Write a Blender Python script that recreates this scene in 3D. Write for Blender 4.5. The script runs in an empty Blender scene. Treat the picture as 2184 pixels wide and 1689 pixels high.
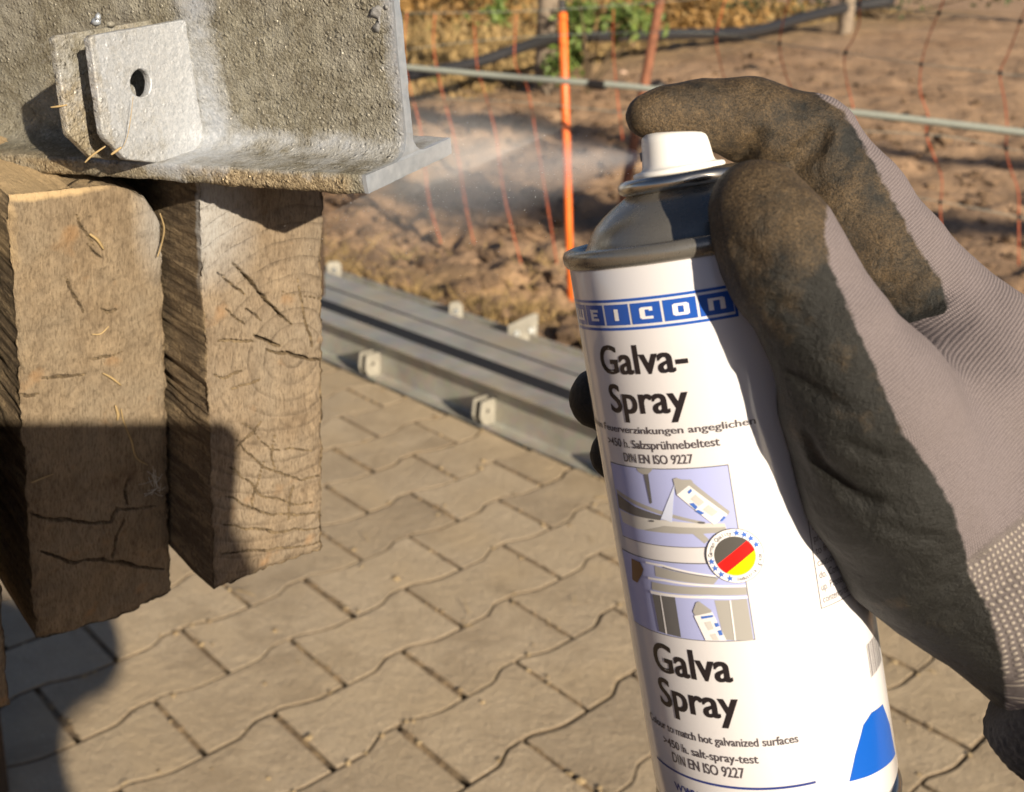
import bpy, bmesh, math, random
import numpy as np
from mathutils import Vector, Matrix
random.seed(7); rng = np.random.default_rng(7)
sc = bpy.context.scene
COL = sc.collection

# ------------------------------------------------------------------ camera
CAM = np.array([0.0, 0.0, 0.9])
CR = np.array([[0.9994779453, 0.0323084633, 0.0],
               [0.0090507061, -0.2799879711, 0.9599608434],
               [0.0310148597, -0.9594596913, -0.2801342164]])   # camera (right, down, forward) -> world
F2, PX, PY = 2328.4, 1092.0, 614.3                               # focal length and centre in a 2184 px wide frame
cd = bpy.data.cameras.new('camera'); cam = bpy.data.objects.new('camera', cd); COL.objects.link(cam)
cam.matrix_world = Matrix(((CR[0,0], -CR[0,1], -CR[0,2], CAM[0]), (CR[1,0], -CR[1,1], -CR[1,2], CAM[1]),
                           (CR[2,0], -CR[2,1], -CR[2,2], CAM[2]), (0,0,0,1)))
cd.sensor_width = 36.0; cd.lens = 36.0*F2/2184.0; cd.shift_y = -0.1055
cd.clip_start = 0.01; cd.clip_end = 2000
cd.dof.use_dof = True; cd.dof.focus_distance = 0.325; cd.dof.aperture_fstop = 21.0
sc.camera = cam
# ------------------------------------------------------------------ sky, sun, exposure
SUN = np.array([0.48454, -0.79866, 0.35687]); SUN /= np.linalg.norm(SUN)
w = bpy.data.worlds.new('World'); sc.world = w; w.use_nodes = True
wn = w.node_tree; bg = wn.nodes['Background']
sky = wn.nodes.new('ShaderNodeTexSky'); sky.sky_type = 'NISHITA'; sky.sun_disc = False
sky.sun_elevation = math.asin(SUN[2]); sky.sun_rotation = math.atan2(SUN[0], SUN[1])
sky.air_density = 0.5; sky.dust_density = 0.9
wn.links.new(sky.outputs[0], bg.inputs[0]); bg.inputs[1].default_value = 0.05
sl = bpy.data.lights.new('sun', 'SUN'); sl.energy = 5.0; sl.angle = math.radians(0.6); sl.color = (1.0, 0.86, 0.67)
so = bpy.data.objects.new('sun', sl); COL.objects.link(so)
so.rotation_euler = Vector(SUN).to_track_quat('Z', 'Y').to_euler()
sc.view_settings.view_transform = 'Standard'; sc.view_settings.look = 'None'
sc.view_settings.exposure = 0.78; sc.view_settings.gamma = 1.0
sc.cycles.max_bounces = 8; sc.cycles.volume_bounces = 2; sc.cycles.volume_step_rate = 1.0

# ------------------------------------------------------------------ helpers
def ray(x, y):
    return CR @ np.array([(x-PX)/F2, (y-PY)/F2, 1.0])
def at(x, y, d):                       # a picture position and a distance ahead -> point in the place
    return CAM + ray(x, y)*d
def onz(x, y, z=0.0):
    r = ray(x, y); return CAM + r*((z-CAM[2])/r[2])
def hit(x, y, P, n):
    r = ray(x, y); return CAM + r*(((np.array(P)-CAM)@n)/(r@n))
def V3(*a): return np.array(a, float)
def unit(v): return v/np.linalg.norm(v)

def mesh(name, verts, faces, mat=None, parent=None, smooth=False, matrix=None):
    me = bpy.data.meshes.new(name)
    me.from_pydata([tuple(map(float, v)) for v in verts], [], [tuple(map(int, f)) for f in faces]); me.update()
    if smooth: me.polygons.foreach_set('use_smooth', [True]*len(me.polygons))
    return obj(name, me, mat, parent, matrix)
def obj(name, me, mat=None, parent=None, matrix=None):
    if mat is not None and me is not None: me.materials.clear(); me.materials.append(mat)
    o = bpy.data.objects.new(name, me); COL.objects.link(o)
    if matrix is not None: o.matrix_world = matrix
    if parent is not None: o.parent = parent
    return o
def tag(o, label=None, cat=None, group=None, kind=None):
    if label: o['label'] = label
    if cat: o['category'] = cat
    if group: o['group'] = group
    if kind: o['kind'] = kind
    return o
def empty(name, loc=(0,0,0), **kw):
    o = bpy.data.objects.new(name, None); COL.objects.link(o); o.location = tuple(map(float, loc)); o.empty_display_size = .05
    return tag(o, **kw)
def child(o, parent):                  # keep the world position of a mesh built in world space
    o.parent = parent; o.matrix_parent_inverse = Matrix.Translation(parent.location).inverted(); return o
def frame_matrix(ex, ey, ez, o):
    return Matrix(((ex[0],ey[0],ez[0],o[0]),(ex[1],ey[1],ez[1],o[1]),(ex[2],ey[2],ez[2],o[2]),(0,0,0,1)))

# numpy value noise
def _h(i, j, k, s):
    n = (i*374761393 + j*668265263 + k*2147483647 + s*1274126177) & 0xffffffff
    n = ((n ^ (n >> 13))*1274126177) & 0xffffffff
    return ((n ^ (n >> 16)) & 0xffff)/65535.0*2-1
def vnoise(p, s=0):
    p = np.asarray(p, float); i = np.floor(p).astype(np.int64); f = p-i; f = f*f*(3-2*f); r = 0
    for a in (0,1):
        for b in (0,1):
            for c in (0,1):
                wgt = (f[...,0] if a else 1-f[...,0])*(f[...,1] if b else 1-f[...,1])*(f[...,2] if c else 1-f[...,2])
                r = r + wgt*_h(i[...,0]+a, i[...,1]+b, i[...,2]+c, s)
    return r
def fbm(p, oct=4, s=0, g=.5):
    r = 0; a = 1.0; p = np.asarray(p, float)
    for o in range(oct): r = r + a*vnoise(p, s+o*17); p = p*2.03+7.1; a *= g
    return r
# signed distance helpers
def rcone(P, a, b, ra, rb):
    ba = b-a; t = np.clip(((P-a)@ba)/max(ba@ba, 1e-12), 0, 1)
    return np.linalg.norm(P-a-t[...,None]*ba, axis=-1)-(ra+t*(rb-ra))
def smin(a, b, k):
    h = np.clip(.5+.5*(b-a)/k, 0, 1); return b*(1-h)+a*h-k*h*(1-h)
def smax(a, b, k): return -smin(-a, -b, k)
def chain(P, pts, k):
    d = None
    for (a, ra), (b, rb) in zip(pts[:-1], pts[1:]):
        e = rcone(P, a, b, ra, rb); d = e if d is None else smin(d, e, k)
    return d
def surface_nets(f, lo, hi, h):
    ax = [np.arange(lo[i], hi[i]+h, h) for i in range(3)]
    G = np.stack(np.meshgrid(*ax, indexing='ij'), -1); D = f(G).astype(np.float64); S = D < 0
    n = D.shape; sub = lambda A, i, j, k: A[i:n[0]-1+i, j:n[1]-1+j, k:n[2]-1+k]
    cnt = np.zeros((n[0]-1, n[1]-1, n[2]-1)); acc = np.zeros(cnt.shape+(3,))
    for ax_ in range(3):
        for u in (0,1):
            for v in (0,1):
                o0 = [u, v]; o0.insert(ax_, 0); o1 = list(o0); o1[ax_] = 1
                d0 = sub(D, *o0); d1 = sub(D, *o1); m = (d0 < 0) != (d1 < 0)
                t = np.where(m, d0/np.where(m, d0-d1, 1), 0)
                q = np.zeros(acc.shape); q[..., :] = o0; q[..., ax_] = t
                acc += np.where(m[..., None], q, 0); cnt += m
    act = cnt > 0; idx = -np.ones(cnt.shape, np.int64); idx[act] = np.arange(act.sum())
    cell = np.argwhere(act); verts = (cell + acc[act]/cnt[act][:, None])*h + np.array(lo)
    faces = []
    for ax_ in range(3):
        b, c = [(1,2),(2,0),(0,1)][ax_]
        sl0 = [slice(None)]*3; sl1 = [slice(None)]*3; sl0[ax_] = slice(0, -1); sl1[ax_] = slice(1, None)
        s0 = S[tuple(sl0)]; s1 = S[tuple(sl1)]; e = np.argwhere(s0 != s1)
        ok = (e[:, b] > 0) & (e[:, c] > 0) & (e[:, b] < n[b]-1) & (e[:, c] < n[c]-1); e = e[ok]
        fl = s0[tuple(e.T)]
        def g(db, dc):
            q = e.copy(); q[:, b] += db; q[:, c] += dc; return idx[tuple(q.T)]
        Q = np.stack([g(-1,-1), g(0,-1), g(0,0), g(-1,0)], 1)
        Q[~fl] = Q[~fl][:, ::-1]; faces.append(Q)
    F_ = np.concatenate(faces); F_ = F_[(F_ >= 0).all(1)]
    return verts, F_
def laplace(verts, faces, it=2, lam=.5):
    E = np.concatenate([faces[:, [0,1]], faces[:, [1,2]], faces[:, [2,3]], faces[:, [3,0]]])
    for _ in range(it):
        s = np.zeros_like(verts); c = np.zeros(len(verts))
        np.add.at(s, E[:, 0], verts[E[:, 1]]); np.add.at(c, E[:, 0], 1)
        np.add.at(s, E[:, 1], verts[E[:, 0]]); np.add.at(c, E[:, 1], 1)
        verts = verts*(1-lam)+lam*s/np.maximum(c, 1)[:, None]
    return verts
def tube_mesh(pts, r, n=6):            # verts, faces of a tube along points (r number or list)
    pts = [np.array(p, float) for p in pts]; m = len(pts); rr = r if hasattr(r, '__len__') else [r]*m
    V, Fc = [], []; up = V3(0.31, .22, .93)
    for i, p in enumerate(pts):
        t = unit(pts[min(i+1, m-1)]-pts[max(i-1, 0)]); a = np.cross(t, up)
        if np.linalg.norm(a) < 1e-4: a = np.cross(t, V3(1,0,0))
        a = unit(a); b = np.cross(t, a)
        for k in range(n):
            th = 2*math.pi*k/n; V.append(p+(a*math.cos(th)+b*math.sin(th))*rr[i])
    for i in range(m-1):
        for k in range(n):
            Fc.append((i*n+k, i*n+(k+1)%n, (i+1)*n+(k+1)%n, (i+1)*n+k))
    Fc.append(tuple(range(n))[::-1]); Fc.append(tuple((m-1)*n+k for k in range(n)))
    return V, Fc
def join(parts):
    V, Fc = [], []
    for v, f in parts:
        o = len(V); V.extend(v); Fc.extend([tuple(i+o for i in q) for q in f])
    return V, Fc
def box_mesh(o, ex, ey, ez, lx, ly, lz):
    V = [np.array(o)+ex*a*lx+ey*b*ly+ez*c*lz for a in (0,1) for b in (0,1) for c in (0,1)]
    return V, [(0,1,3,2),(4,6,7,5),(0,4,5,1),(2,3,7,6),(0,2,6,4),(1,5,7,3)]
def lathe(profile, n=96):
    V, Fc = [], []
    for r, z in profile:
        for k in range(n): V.append((r*math.cos(2*math.pi*k/n), r*math.sin(2*math.pi*k/n), z))
    for i in range(len(profile)-1):
        for k in range(n): Fc.append((i*n+k, i*n+(k+1)%n, (i+1)*n+(k+1)%n, (i+1)*n+k))
    Fc.append(tuple(range(n))[::-1]); Fc.append(tuple((len(profile)-1)*n+k for k in range(n)))
    return V, Fc

# ------------------------------------------------------------------ materials
class M:
    def __init__(s, name, rough=.6, metal=0.0, color=None, spec=None):
        s.m = bpy.data.materials.new(name); s.m.use_nodes = True; s.nt = s.m.node_tree
        s.b = s.nt.nodes['Principled BSDF']; s.set('Roughness', rough); s.set('Metallic', metal)
        if color is not None: s.set('Base Color', color)
        if spec is not None: s.set('Specular IOR Level', spec)
        s.tc = None
    def set(s, k, v):
        i = s.b.inputs[k]
        if isinstance(v, bpy.types.NodeSocket): s.nt.links.new(v, i)
        elif hasattr(v, '__len__') and len(v) == 3 and i.type == 'RGBA': i.default_value = (*v, 1)
        else: i.default_value = v
        return s
    def n(s, typ, ins=None, **props):
        nd = s.nt.nodes.new(typ)
        for k, v in props.items(): setattr(nd, k, v)
        for k, v in (ins or {}).items():
            i = nd.inputs[k]
            if isinstance(v, bpy.types.NodeSocket): s.nt.links.new(v, i)
            elif hasattr(v, '__len__') and len(v) == 3 and i.type == 'RGBA': i.default_value = (*v, 1)
            else: i.default_value = v
        return nd
    def co(s, which='Object'):
        if s.tc is None: s.tc = s.n('ShaderNodeTexCoord')
        return s.tc.outputs[which]
    def scl(s, v, k): return s.n('ShaderNodeMapping', {'Vector': v, 'Scale': k}).outputs[0]
    def noise(s, scale, detail=4, rough=.55, vec=None, dist=0.0):
        return s.n('ShaderNodeTexNoise', {'Vector': vec or s.co(), 'Scale': scale, 'Detail': detail, 'Roughness': rough, 'Distortion': dist}).outputs['Fac']
    def voro(s, scale, vec=None, feature='F1', out='Distance', rnd=1.0):
        return s.n('ShaderNodeTexVoronoi', {'Vector': vec or s.co(), 'Scale': scale, 'Randomness': rnd}, feature=feature).outputs[out]
    def ramp(s, fac, stops):
        nd = s.n('ShaderNodeValToRGB', {'Fac': fac}); e = nd.color_ramp.elements
        while len(e) < len(stops): e.new(.5)
        for q, (p, c) in zip(e, stops):
            q.position = p; q.color = (*c, 1) if hasattr(c, '__len__') else (c, c, c, 1)
        return nd.outputs[0]
    def mix(s, f, a, b, mode='MIX'):
        nd = s.nt.nodes.new('ShaderNodeMix'); nd.data_type = 'RGBA'; nd.blend_type = mode
        for i, v in ((0, f), (6, a), (7, b)):
            if isinstance(v, bpy.types.NodeSocket): s.nt.links.new(v, nd.inputs[i])
            elif hasattr(v, '__len__'): nd.inputs[i].default_value = (*v, 1)
            else: nd.inputs[i].default_value = v
        return nd.outputs[2]
    def math(s, op, a, b=0.0, clamp=False):
        return s.n('ShaderNodeMath', {0: a, 1: b}, operation=op, use_clamp=clamp).outputs[0]
    def bump(s, h, strength=.5, dist=.001, nrm=None):
        ins = {'Height': h, 'Strength': strength, 'Distance': dist}
        if nrm is not None: ins['Normal'] = nrm
        return s.n('ShaderNodeBump', ins).outputs[0]
    def attr(s, name, out='Fac'): return s.n('ShaderNodeAttribute', attribute_name=name).outputs[out]
    def rand(s): return s.n('ShaderNodeObjectInfo').outputs['Random']

def mat_paver():
    g = M('concrete_paver', .85)
    v = g.n('ShaderNodeVectorMath', {0: g.co(), 1: g.n('ShaderNodeCombineXYZ', {0: g.math('MULTIPLY', g.rand(), 31.), 1: g.math('MULTIPLY', g.rand(), 17.)}).outputs[0]}, operation='ADD').outputs[0]
    big = g.noise(14, 3, .5, v); fine = g.noise(260, 4, .7, v)
    c = g.mix(g.ramp(big, [(.3, 0), (.7, 1)]), (.37, .29, .192), (.53, .428, .297))
    c = g.mix(g.ramp(g.rand(), [(0, 0), (.5, .1), (1, .6)]), c, (.56, .455, .315)); c = g.mix(g.ramp(g.math('FRACT', g.math('MULTIPLY', g.rand(), 7.3)), [(.6, 0), (1, .45)]), c, (.30, .24, .165))
    c = g.mix(g.ramp(fine, [(.42, .4), (.60, 0)]), c, (.24, .19, .135))
    peb = g.voro(110, v); c = g.mix(g.ramp(peb, [(.07, .7), (.16, 0)]), c, (.66, .58, .45)); pb2 = g.voro(190, v); c = g.mix(g.ramp(pb2, [(.08, .6), (.18, 0)]), c, (.20, .155, .10))
    c = g.mix(g.ramp(g.noise(7, 2, .5, v), [(.52, 0), (.7, .55)]), c, (.44, .335, .205))   # blown sand
    sd = g.noise(3.2, 3, .6, g.n('ShaderNodeNewGeometry').outputs['Position']); c = g.mix(g.ramp(sd, [(.42, 0), (.7, .5)]), c, (.46, .36, .23))
    zz = g.n('ShaderNodeSeparateXYZ', {0: g.co()}).outputs[2]; c = g.mix(g.ramp(g.math('ADD', g.math('MULTIPLY', zz, 800.), .98), [(.0, .92), (.9, 0)]), c, (.10, .072, .045))   # soil on the buried sides and worn edges
    st_ = g.noise(5., 5, .7, v, 1.5); c = g.mix(g.ramp(st_, [(.50, 0), (.72, .5)]), c, (.22, .165, .10))
    g.set('Base Color', c)
    nb = g.bump(g.noise(60, 6, .7, v), .8, .005); g.set('Normal', g.bump(fine, .9, .0020, nb)); return g.m
def mat_sand(name, a, b, c, sc_=90):
    g = M(name, .95); f = g.noise(sc_, 6, .7); col = g.mix(g.ramp(g.noise(sc_*.12, 4, .6), [(.35, 0), (.65, 1)]), a, b)
    col = g.mix(g.ramp(f, [(.4, .7), (.6, 0)]), col, c); g.set('Base Color', col)
    g.set('Normal', g.bump(f, .9, .5/sc_)); return g.m
def mat_soil():
    g = M('paddock_soil', .95)
    big = g.noise(.55, 4, .6); mid = g.noise(5, 5, .65); fine = g.noise(45, 5, .7)
    c = g.mix(g.ramp(mid, [(.35, 0), (.65, 1)]), (.21, .125, .066), (.40, .248, .138))
    c = g.mix(g.ramp(big, [(.36, 0), (.58, .85)]), c, (.50, .33, .20))
    c = g.mix(g.ramp(fine, [(.38, .6), (.55, 0)]), c, (.09, .057, .034))
    st = g.noise(90, 3, .6); c = g.mix(g.ramp(st, [(.66, 0), (.72, .6)]), c, (.42, .32, .19))
    c = g.mix(g.ramp(g.attr('grassy'), [(0, 0), (1, .8)]), c, (.24, .165, .065))
    g.set('Base Color', c); n1 = g.bump(mid, .6, .08); g.set('Normal', g.bump(fine, .8, .02, n1)); return g.m
def mat_simple(name, col, rough=.6, metal=0., var=.25, sc_=40, bump=0., bscale=300, bd=.0005, spec=None):
    g = M(name, rough, metal, spec=spec); f = g.noise(sc_, 4, .6); d = tuple(x*(1-var) for x in col); l = tuple(min(1, x*(1+var)) for x in col)
    g.set('Base Color', g.mix(g.ramp(f, [(.3, 0), (.7, 1)]), d, l))
    if bump: g.set('Normal', g.bump(g.noise(bscale, 4, .65), bump, bd))
    return g.m
def mat_galv():                         # dull galvanised sections lying on the ground
    g = M('galvanised_steel', .5, .3); f = g.noise(9, 5, .6); v = g.voro(60, out='Color')
    c = g.mix(g.ramp(f, [(.3, 0), (.7, 1)]), (.27, .265, .24), (.44, .43, .385)); c = g.mix(.05, c, v, 'OVERLAY')
    c = g.mix(g.ramp(g.noise(5, 4, .6), [(.5, 0), (.7, .7)]), c, (.34, .28, .18)); g.set('Base Color', c)
    g.set('Roughness', g.ramp(f, [(.3, .36), (.7, .55)])); g.set('Metallic', g.ramp(g.noise(5, 4, .6), [(.5, .25), (.7, .05)])); return g.m
def mat_beam():                         # zinc-sprayed section, gritty with sand; object coords: x along from cut end, y away, z up
    g = M('sprayed_gritty_steel', .5, .3)
    paint = g.attr('paint'); fine = g.noise(1900, 4, .75); mid = g.noise(150, 6, .72)
    wv_ = g.n('ShaderNodeVectorMath', {0: g.co(), 1: g.n('ShaderNodeVectorMath', {0: g.n('ShaderNodeTexNoise', {'Vector': g.co(), 'Scale': 500., 'Detail': 2.}).outputs['Color'], 'Scale': .0012}, operation='SCALE').outputs[0]}, operation='ADD').outputs[0]
    gc = g.n('ShaderNodeSeparateColor', {0: g.voro(1250, wv_, out='Color')}).outputs[0]; gd = g.voro(1250, wv_); lump = g.voro(640, wv_); lc = g.n('ShaderNodeSeparateColor', {0: g.voro(640, wv_, out='Color')}).outputs[1]
    dirt = g.mix(g.ramp(mid, [(.32, 0), (.66, 1)]), (.115, .102, .072), (.235, .222, .172))
    dirt = g.mix(g.ramp(gc, [(.0, .55), (.35, 0)]), dirt, (.055, .045, .03)); dirt = g.mix(g.ramp(gc, [(.78, 0), (.99, .55)]), dirt, (.42, .40, .34)); dirt = g.mix(g.ramp(g.noise(38, 4, .6), [(.45, 0), (.68, .5)]), dirt, (.29, .285, .255))
    dirt = g.mix(g.ramp(g.attr('sand'), [(0, 0), (1, .9)]), dirt, g.mix(g.ramp(gc, [(.1, 0), (.9, 1)]), (.15, .11, .062), (.36, .285, .175)))
    zinc = g.mix(g.ramp(gc, [(.05, 0), (.95, 1)]), (.36, .385, .42), (.48, .50, .53))
    pm = g.ramp(g.math('ADD', paint, g.math('MULTIPLY', g.math('SUBTRACT', mid, .5), 1.1)), [(.34, 0), (.86, 1)])
    g.set('Base Color', g.mix(pm, dirt, zinc)); spark = g.ramp(gc, [(.86, 0), (.96, 1)])
    g.set('Metallic', g.math('MULTIPLY', g.math('MAXIMUM', pm, spark), .5)); g.set('Roughness', g.math('SUBTRACT', .60, g.math('MULTIPLY', spark, .25)))
    lh = g.math('MULTIPLY', g.ramp(lump, [(.0, 1), (.55, 0)]), g.ramp(lc, [(.55, 0), (.95, 1)]))
    st = g.math('SUBTRACT', 1., g.math('MULTIPLY', pm, .72))
    n1 = g.bump(lh, g.math('MULTIPLY', st, .9), .0011); n2 = g.bump(g.ramp(gd, [(0, 1), (.7, 0)]), g.math('MULTIPLY', st, .5), .0005, n1); g.set('Normal', g.bump(fine, .4, .00022, n2)); return g.m
def mat_paintend():
    g = M('fresh_zinc_paint', .36, .45); f = g.noise(260, 4, .6); c = g.mix(g.ramp(f, [(.3, 0), (.7, 1)]), (.31, .345, .39), (.42, .455, .50))
    g.set('Base Color', c); n1 = g.bump(g.noise(120, 3, .5), .35, .0006); g.set('Normal', g.bump(g.noise(900, 3, .6), .3, .0002, n1)); return g.m
def mat_wood(cx=0., cz=0., end_tint=(1,1,1), name='weathered_oak', rings=.42):
    # object coords: x across the end, y along the timber, z up; front end has y = 0
    g = M(name, .88); co = g.co(); sp = g.n('ShaderNodeSeparateXYZ', {0: co}); x, y, z = sp.outputs
    wob = g.noise(22, 3, .5); wob2 = g.noise(120, 4, .6)
    dx = g.math('SUBTRACT', x, cx); dz = g.math('SUBTRACT', z, cz)
    r = g.math('SQRT', g.math('ADD', g.math('MULTIPLY', dx, dx), g.math('MULTIPLY', dz, dz)))
    r = g.math('ADD', r, g.math('ADD', g.math('MULTIPLY', g.math('SUBTRACT', wob, .5), .007), g.math('MULTIPLY', g.math('SUBTRACT', wob2, .5), .0014)))
    ring = g.math('FRACT', g.math('MULTIPLY', r, 150.))
    rd = g.math('MULTIPLY', g.ramp(ring, [(0, 0), (.70, .05), (.90, .9), (.95, 1), (1, 0)]), g.ramp(g.noise(60, 3, .6), [(.35, .25), (.6, 1)]))
    fine = g.noise(1., 5, .75, g.scl(co, (1300, 500, 300))); mid = g.noise(1., 5, .65, g.scl(co, (190, 110, 70))); big = g.noise(26, 4, .6)
    end = g.mix(g.ramp(mid, [(.3, 0), (.7, 1)]), (.15, .108, .068), (.34, .26, .17))
    end = g.mix(g.ramp(big, [(.4, 0), (.65, .75)]), end, (.26, .215, .158))
    end = g.mix(g.math('MULTIPLY', rd, rings), end, (.12, .09, .06))
    end = g.mix(g.ramp(fine, [(.38, .6), (.5, 0)]), end, (.085, .06, .036)); end = g.mix(g.ramp(fine, [(.56, 0), (.70, .4)]), end, (.42, .345, .245))
    end = g.mix(g.ramp(g.noise(75, 3, .5), [(.62, 0), (.75, .5)]), end, (.33, .19, .085))
    end = g.mix(1., end, end_tint, 'MULTIPLY')
    al = g.noise(1., 6, .75, g.scl(co, (500, 60, 500))); al2 = g.noise(1., 5, .7, g.scl(co, (120, 24, 120)))
    side = g.mix(g.ramp(al, [(.3, 0), (.7, 1)]), (.12, .082, .045), (.33, .25, .145)); side = g.mix(g.ramp(al2, [(.42, .7), (.55, 0)]), side, (.06, .04, .022)); side = g.mix(g.ramp(fine, [(.38, .7), (.5, 0)]), side, (.05, .033, .018))
    nm = g.n('ShaderNodeNewGeometry'); tn = g.n('ShaderNodeVectorTransform', {0: nm.outputs['True Normal']}, vector_type='NORMAL', convert_from='WORLD', convert_to='OBJECT').outputs[0]
    isend = g.ramp(g.math('ABSOLUTE', g.n('ShaderNodeSeparateXYZ', {0: tn}).outputs[1]), [(.45, 0), (.7, 1)])
    col = g.mix(isend, side, end)
    col = g.mix(g.math('MULTIPLY', g.ramp(g.attr('zinc'), [(.1, 0), (1, .85)]), g.ramp(fine, [(.3, .5), (.55, 1)])), col, (.46, .46, .45))
    col = g.mix(g.ramp(g.math('ADD', g.attr('sandy'), g.math('MULTIPLY', g.math('SUBTRACT', mid, .5), .8)), [(.35, 0), (.75, .9)]), col, (.50, .365, .20))
    g.set('Base Color', col); g.set('Metallic', g.math('MULTIPLY', g.attr('zinc'), .3))
    hb = g.mix(isend, g.math('ADD', g.math('MULTIPLY', al, .6), g.math('ADD', g.math('MULTIPLY', al2, 1.6), g.math('MULTIPLY', fine, .4))), g.math('ADD', g.math('MULTIPLY', fine, .5), g.math('MULTIPLY', mid, .8)))
    n1 = g.bump(hb, 1., .0022); n2 = g.bump(g.math('MULTIPLY', rd, -1.), .8*rings, .0005, n1); g.set('Normal', n2); return g.m
def mat_coat():
    g = M('nitrile_coated_knit', .75); co = g.co(); coat = g.attr('coat'); dustA = g.attr('dust')
    k1 = g.n('ShaderNodeTexWave', {'Vector': g.attr('knit_uv', 'Vector'), 'Scale': 1.0, 'Distortion': 1.2, 'Detail': 2.0}, wave_type='BANDS', bands_direction='X').outputs['Fac']
    k2 = g.n('ShaderNodeTexWave', {'Vector': g.attr('knit_uv', 'Vector'), 'Scale': 1.25, 'Distortion': 1.0, 'Detail': 2.0}, wave_type='BANDS', bands_direction='Y').outputs['Fac']
    knit = g.math('MULTIPLY', k1, k2); fine = g.noise(1500, 4, .7); mid = g.noise(220, 5, .65); big = g.noise(48, 4, .6)
    kc = g.mix(g.ramp(knit, [(.0, 0), (.5, 1)]), (.128, .109, .114), (.22, .188, .192)); kc = g.mix(g.ramp(big, [(.4, 0), (.7, .35)]), kc, (.16, .135, .13)); kc = g.mix(g.ramp(fine, [(.35, .4), (.5, 0)]), kc, (.09, .076, .08))
    kc = g.mix(g.ramp(g.attr('dots'), [(.2, 0), (.8, 1)]), kc, g.mix(g.ramp(knit, [(.35, 0), (.6, 1)]), (.13, .112, .11), (.31, .275, .24)))
    blk = g.mix(g.ramp(fine, [(.3, 0), (.7, 1)]), (.006, .006, .005), (.020, .020, .018))
    dm = g.ramp(g.math('ADD', dustA, g.math('ADD', g.math('MULTIPLY', g.math('SUBTRACT', big, .5), 2.2), g.math('MULTIPLY', g.math('SUBTRACT', mid, .5), 1.0))), [(.25, 0), (.85, 1)])
    dust = g.mix(g.ramp(fine, [(.3, 0), (.7, 1)]), (.05, .034, .018), (.165, .112, .058))
    sp = g.noise(2100, 4, .75); cc = g.mix(g.math('MULTIPLY', dm, g.ramp(sp, [(.38, .25), (.58, 1)])), blk, dust)
    cm = g.ramp(g.math('ADD', coat, g.math('MULTIPLY', g.math('SUBTRACT', g.noise(300, 5, .7), .5), .55)), [(.42, 0), (.58, 1)])
    g.set('Base Color', g.mix(cm, kc, cc)); g.set('Roughness', g.mix(cm, (.95,)*3, (.58,)*3))
    hk = g.bump(knit, .55, .0005); hk = g.bump(fine, .4, .0004, hk); hk = g.bump(g.noise(60, 3, .5), .25, .003, hk)
    wr = g.noise(80, 5, .6, dist=.5); hc = g.bump(wr, .5, .0036); hc = g.bump(mid, .7, .0009, hc); hc = g.bump(sp, .8, .0004, hc)
    nm = g.nt.nodes.new('ShaderNodeMix'); nm.data_type = 'VECTOR'
    g.nt.links.new(cm, nm.inputs[0]); g.nt.links.new(hk, nm.inputs[4]); g.nt.links.new(hc, nm.inputs[5]); g.set('Normal', nm.outputs[1])
    g.set('Specular IOR Level', .32); return g.m
def mat_flat(name, col, rough=.32, coatw=.5):
    g = M(name, rough, 0, col); g.set('Coat Weight', coatw); g.set('Coat Roughness', .12); return g.m

m_paver = mat_paver(); m_joint = mat_sand('joint_sand', (.20,.14,.08), (.33,.24,.135), (.09,.06,.035), 160)
m_soil = mat_soil(); m_galv = mat_galv(); m_beam = mat_beam(); m_zinc = mat_paintend()
m_coat = mat_coat()

# ================================================================== GROUND AND PAVING
H9 = .9
a_len, b_len = .222524*H9, .133814*H9; yaw = .766038; PO = V3(-.424308*H9, 1.723968*H9, 0)
d1 = V3(math.cos(yaw), math.sin(yaw), 0); d2 = V3(math.sin(yaw), -math.cos(yaw), 0)
RP0 = V3(-.475*H9, 2.676*H9, 0); rd = V3(math.cos(math.radians(-43.4)), math.sin(math.radians(-43.4)), 0); rn = V3(-rd[1], rd[0], 0)   # kerb line of the paving

ground = mesh('ground', [(-900,-900,-.09),(900,-900,-.09),(900,900,-.09),(-900,900,-.09)], [(0,1,2,3)], m_soil); tag(ground, kind='structure')
# joint bed under the pavers
def uv2w(u, v, z=0.): return PO + d1*(u*a_len) + d2*(v*b_len) + V3(0,0,z)
UE = float((RP0-PO)@d1/a_len) + .03
NU0, NV0, NV1 = -9, -12, 16
bed_v = [uv2w(NU0-1, NV0-1, -.0125), uv2w(UE+.25, NV0-1, -.0125), uv2w(UE+.25, NV1+1, -.0125), uv2w(NU0-1, NV1+1, -.0125)]
def grid_patch(c, nx, ny, zf):
    V, Fc = [], []
    for j in range(ny+1):
        for i in range(nx+1):
            s, t = i/nx, j/ny; p = (c[0]*(1-s)+c[1]*s)*(1-t)+(c[3]*(1-s)+c[2]*s)*t; V.append(p)
    V = np.array(V); V[:, 2] += zf(V)
    for j in range(ny):
        for i in range(nx): a = j*(nx+1)+i; Fc.append((a, a+1, a+nx+2, a+nx+1))
    return V, Fc
bv, bf = grid_patch(bed_v, 260, 300, lambda P: .0018*fbm(P*60, 3)+.0018*fbm(P*9, 2))
pavement = mesh('pavement', bv, bf, m_joint, smooth=True); tag(pavement, kind='structure')
AMP = .062
def edge_off(u, ph):                   # sideways step of a long edge (in rows)
    t = 2*math.pi*(u-ph); c = math.cos(t+.55*math.sin(t+.6)); return -AMP*max(-1, min(1, c*1.7))
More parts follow.
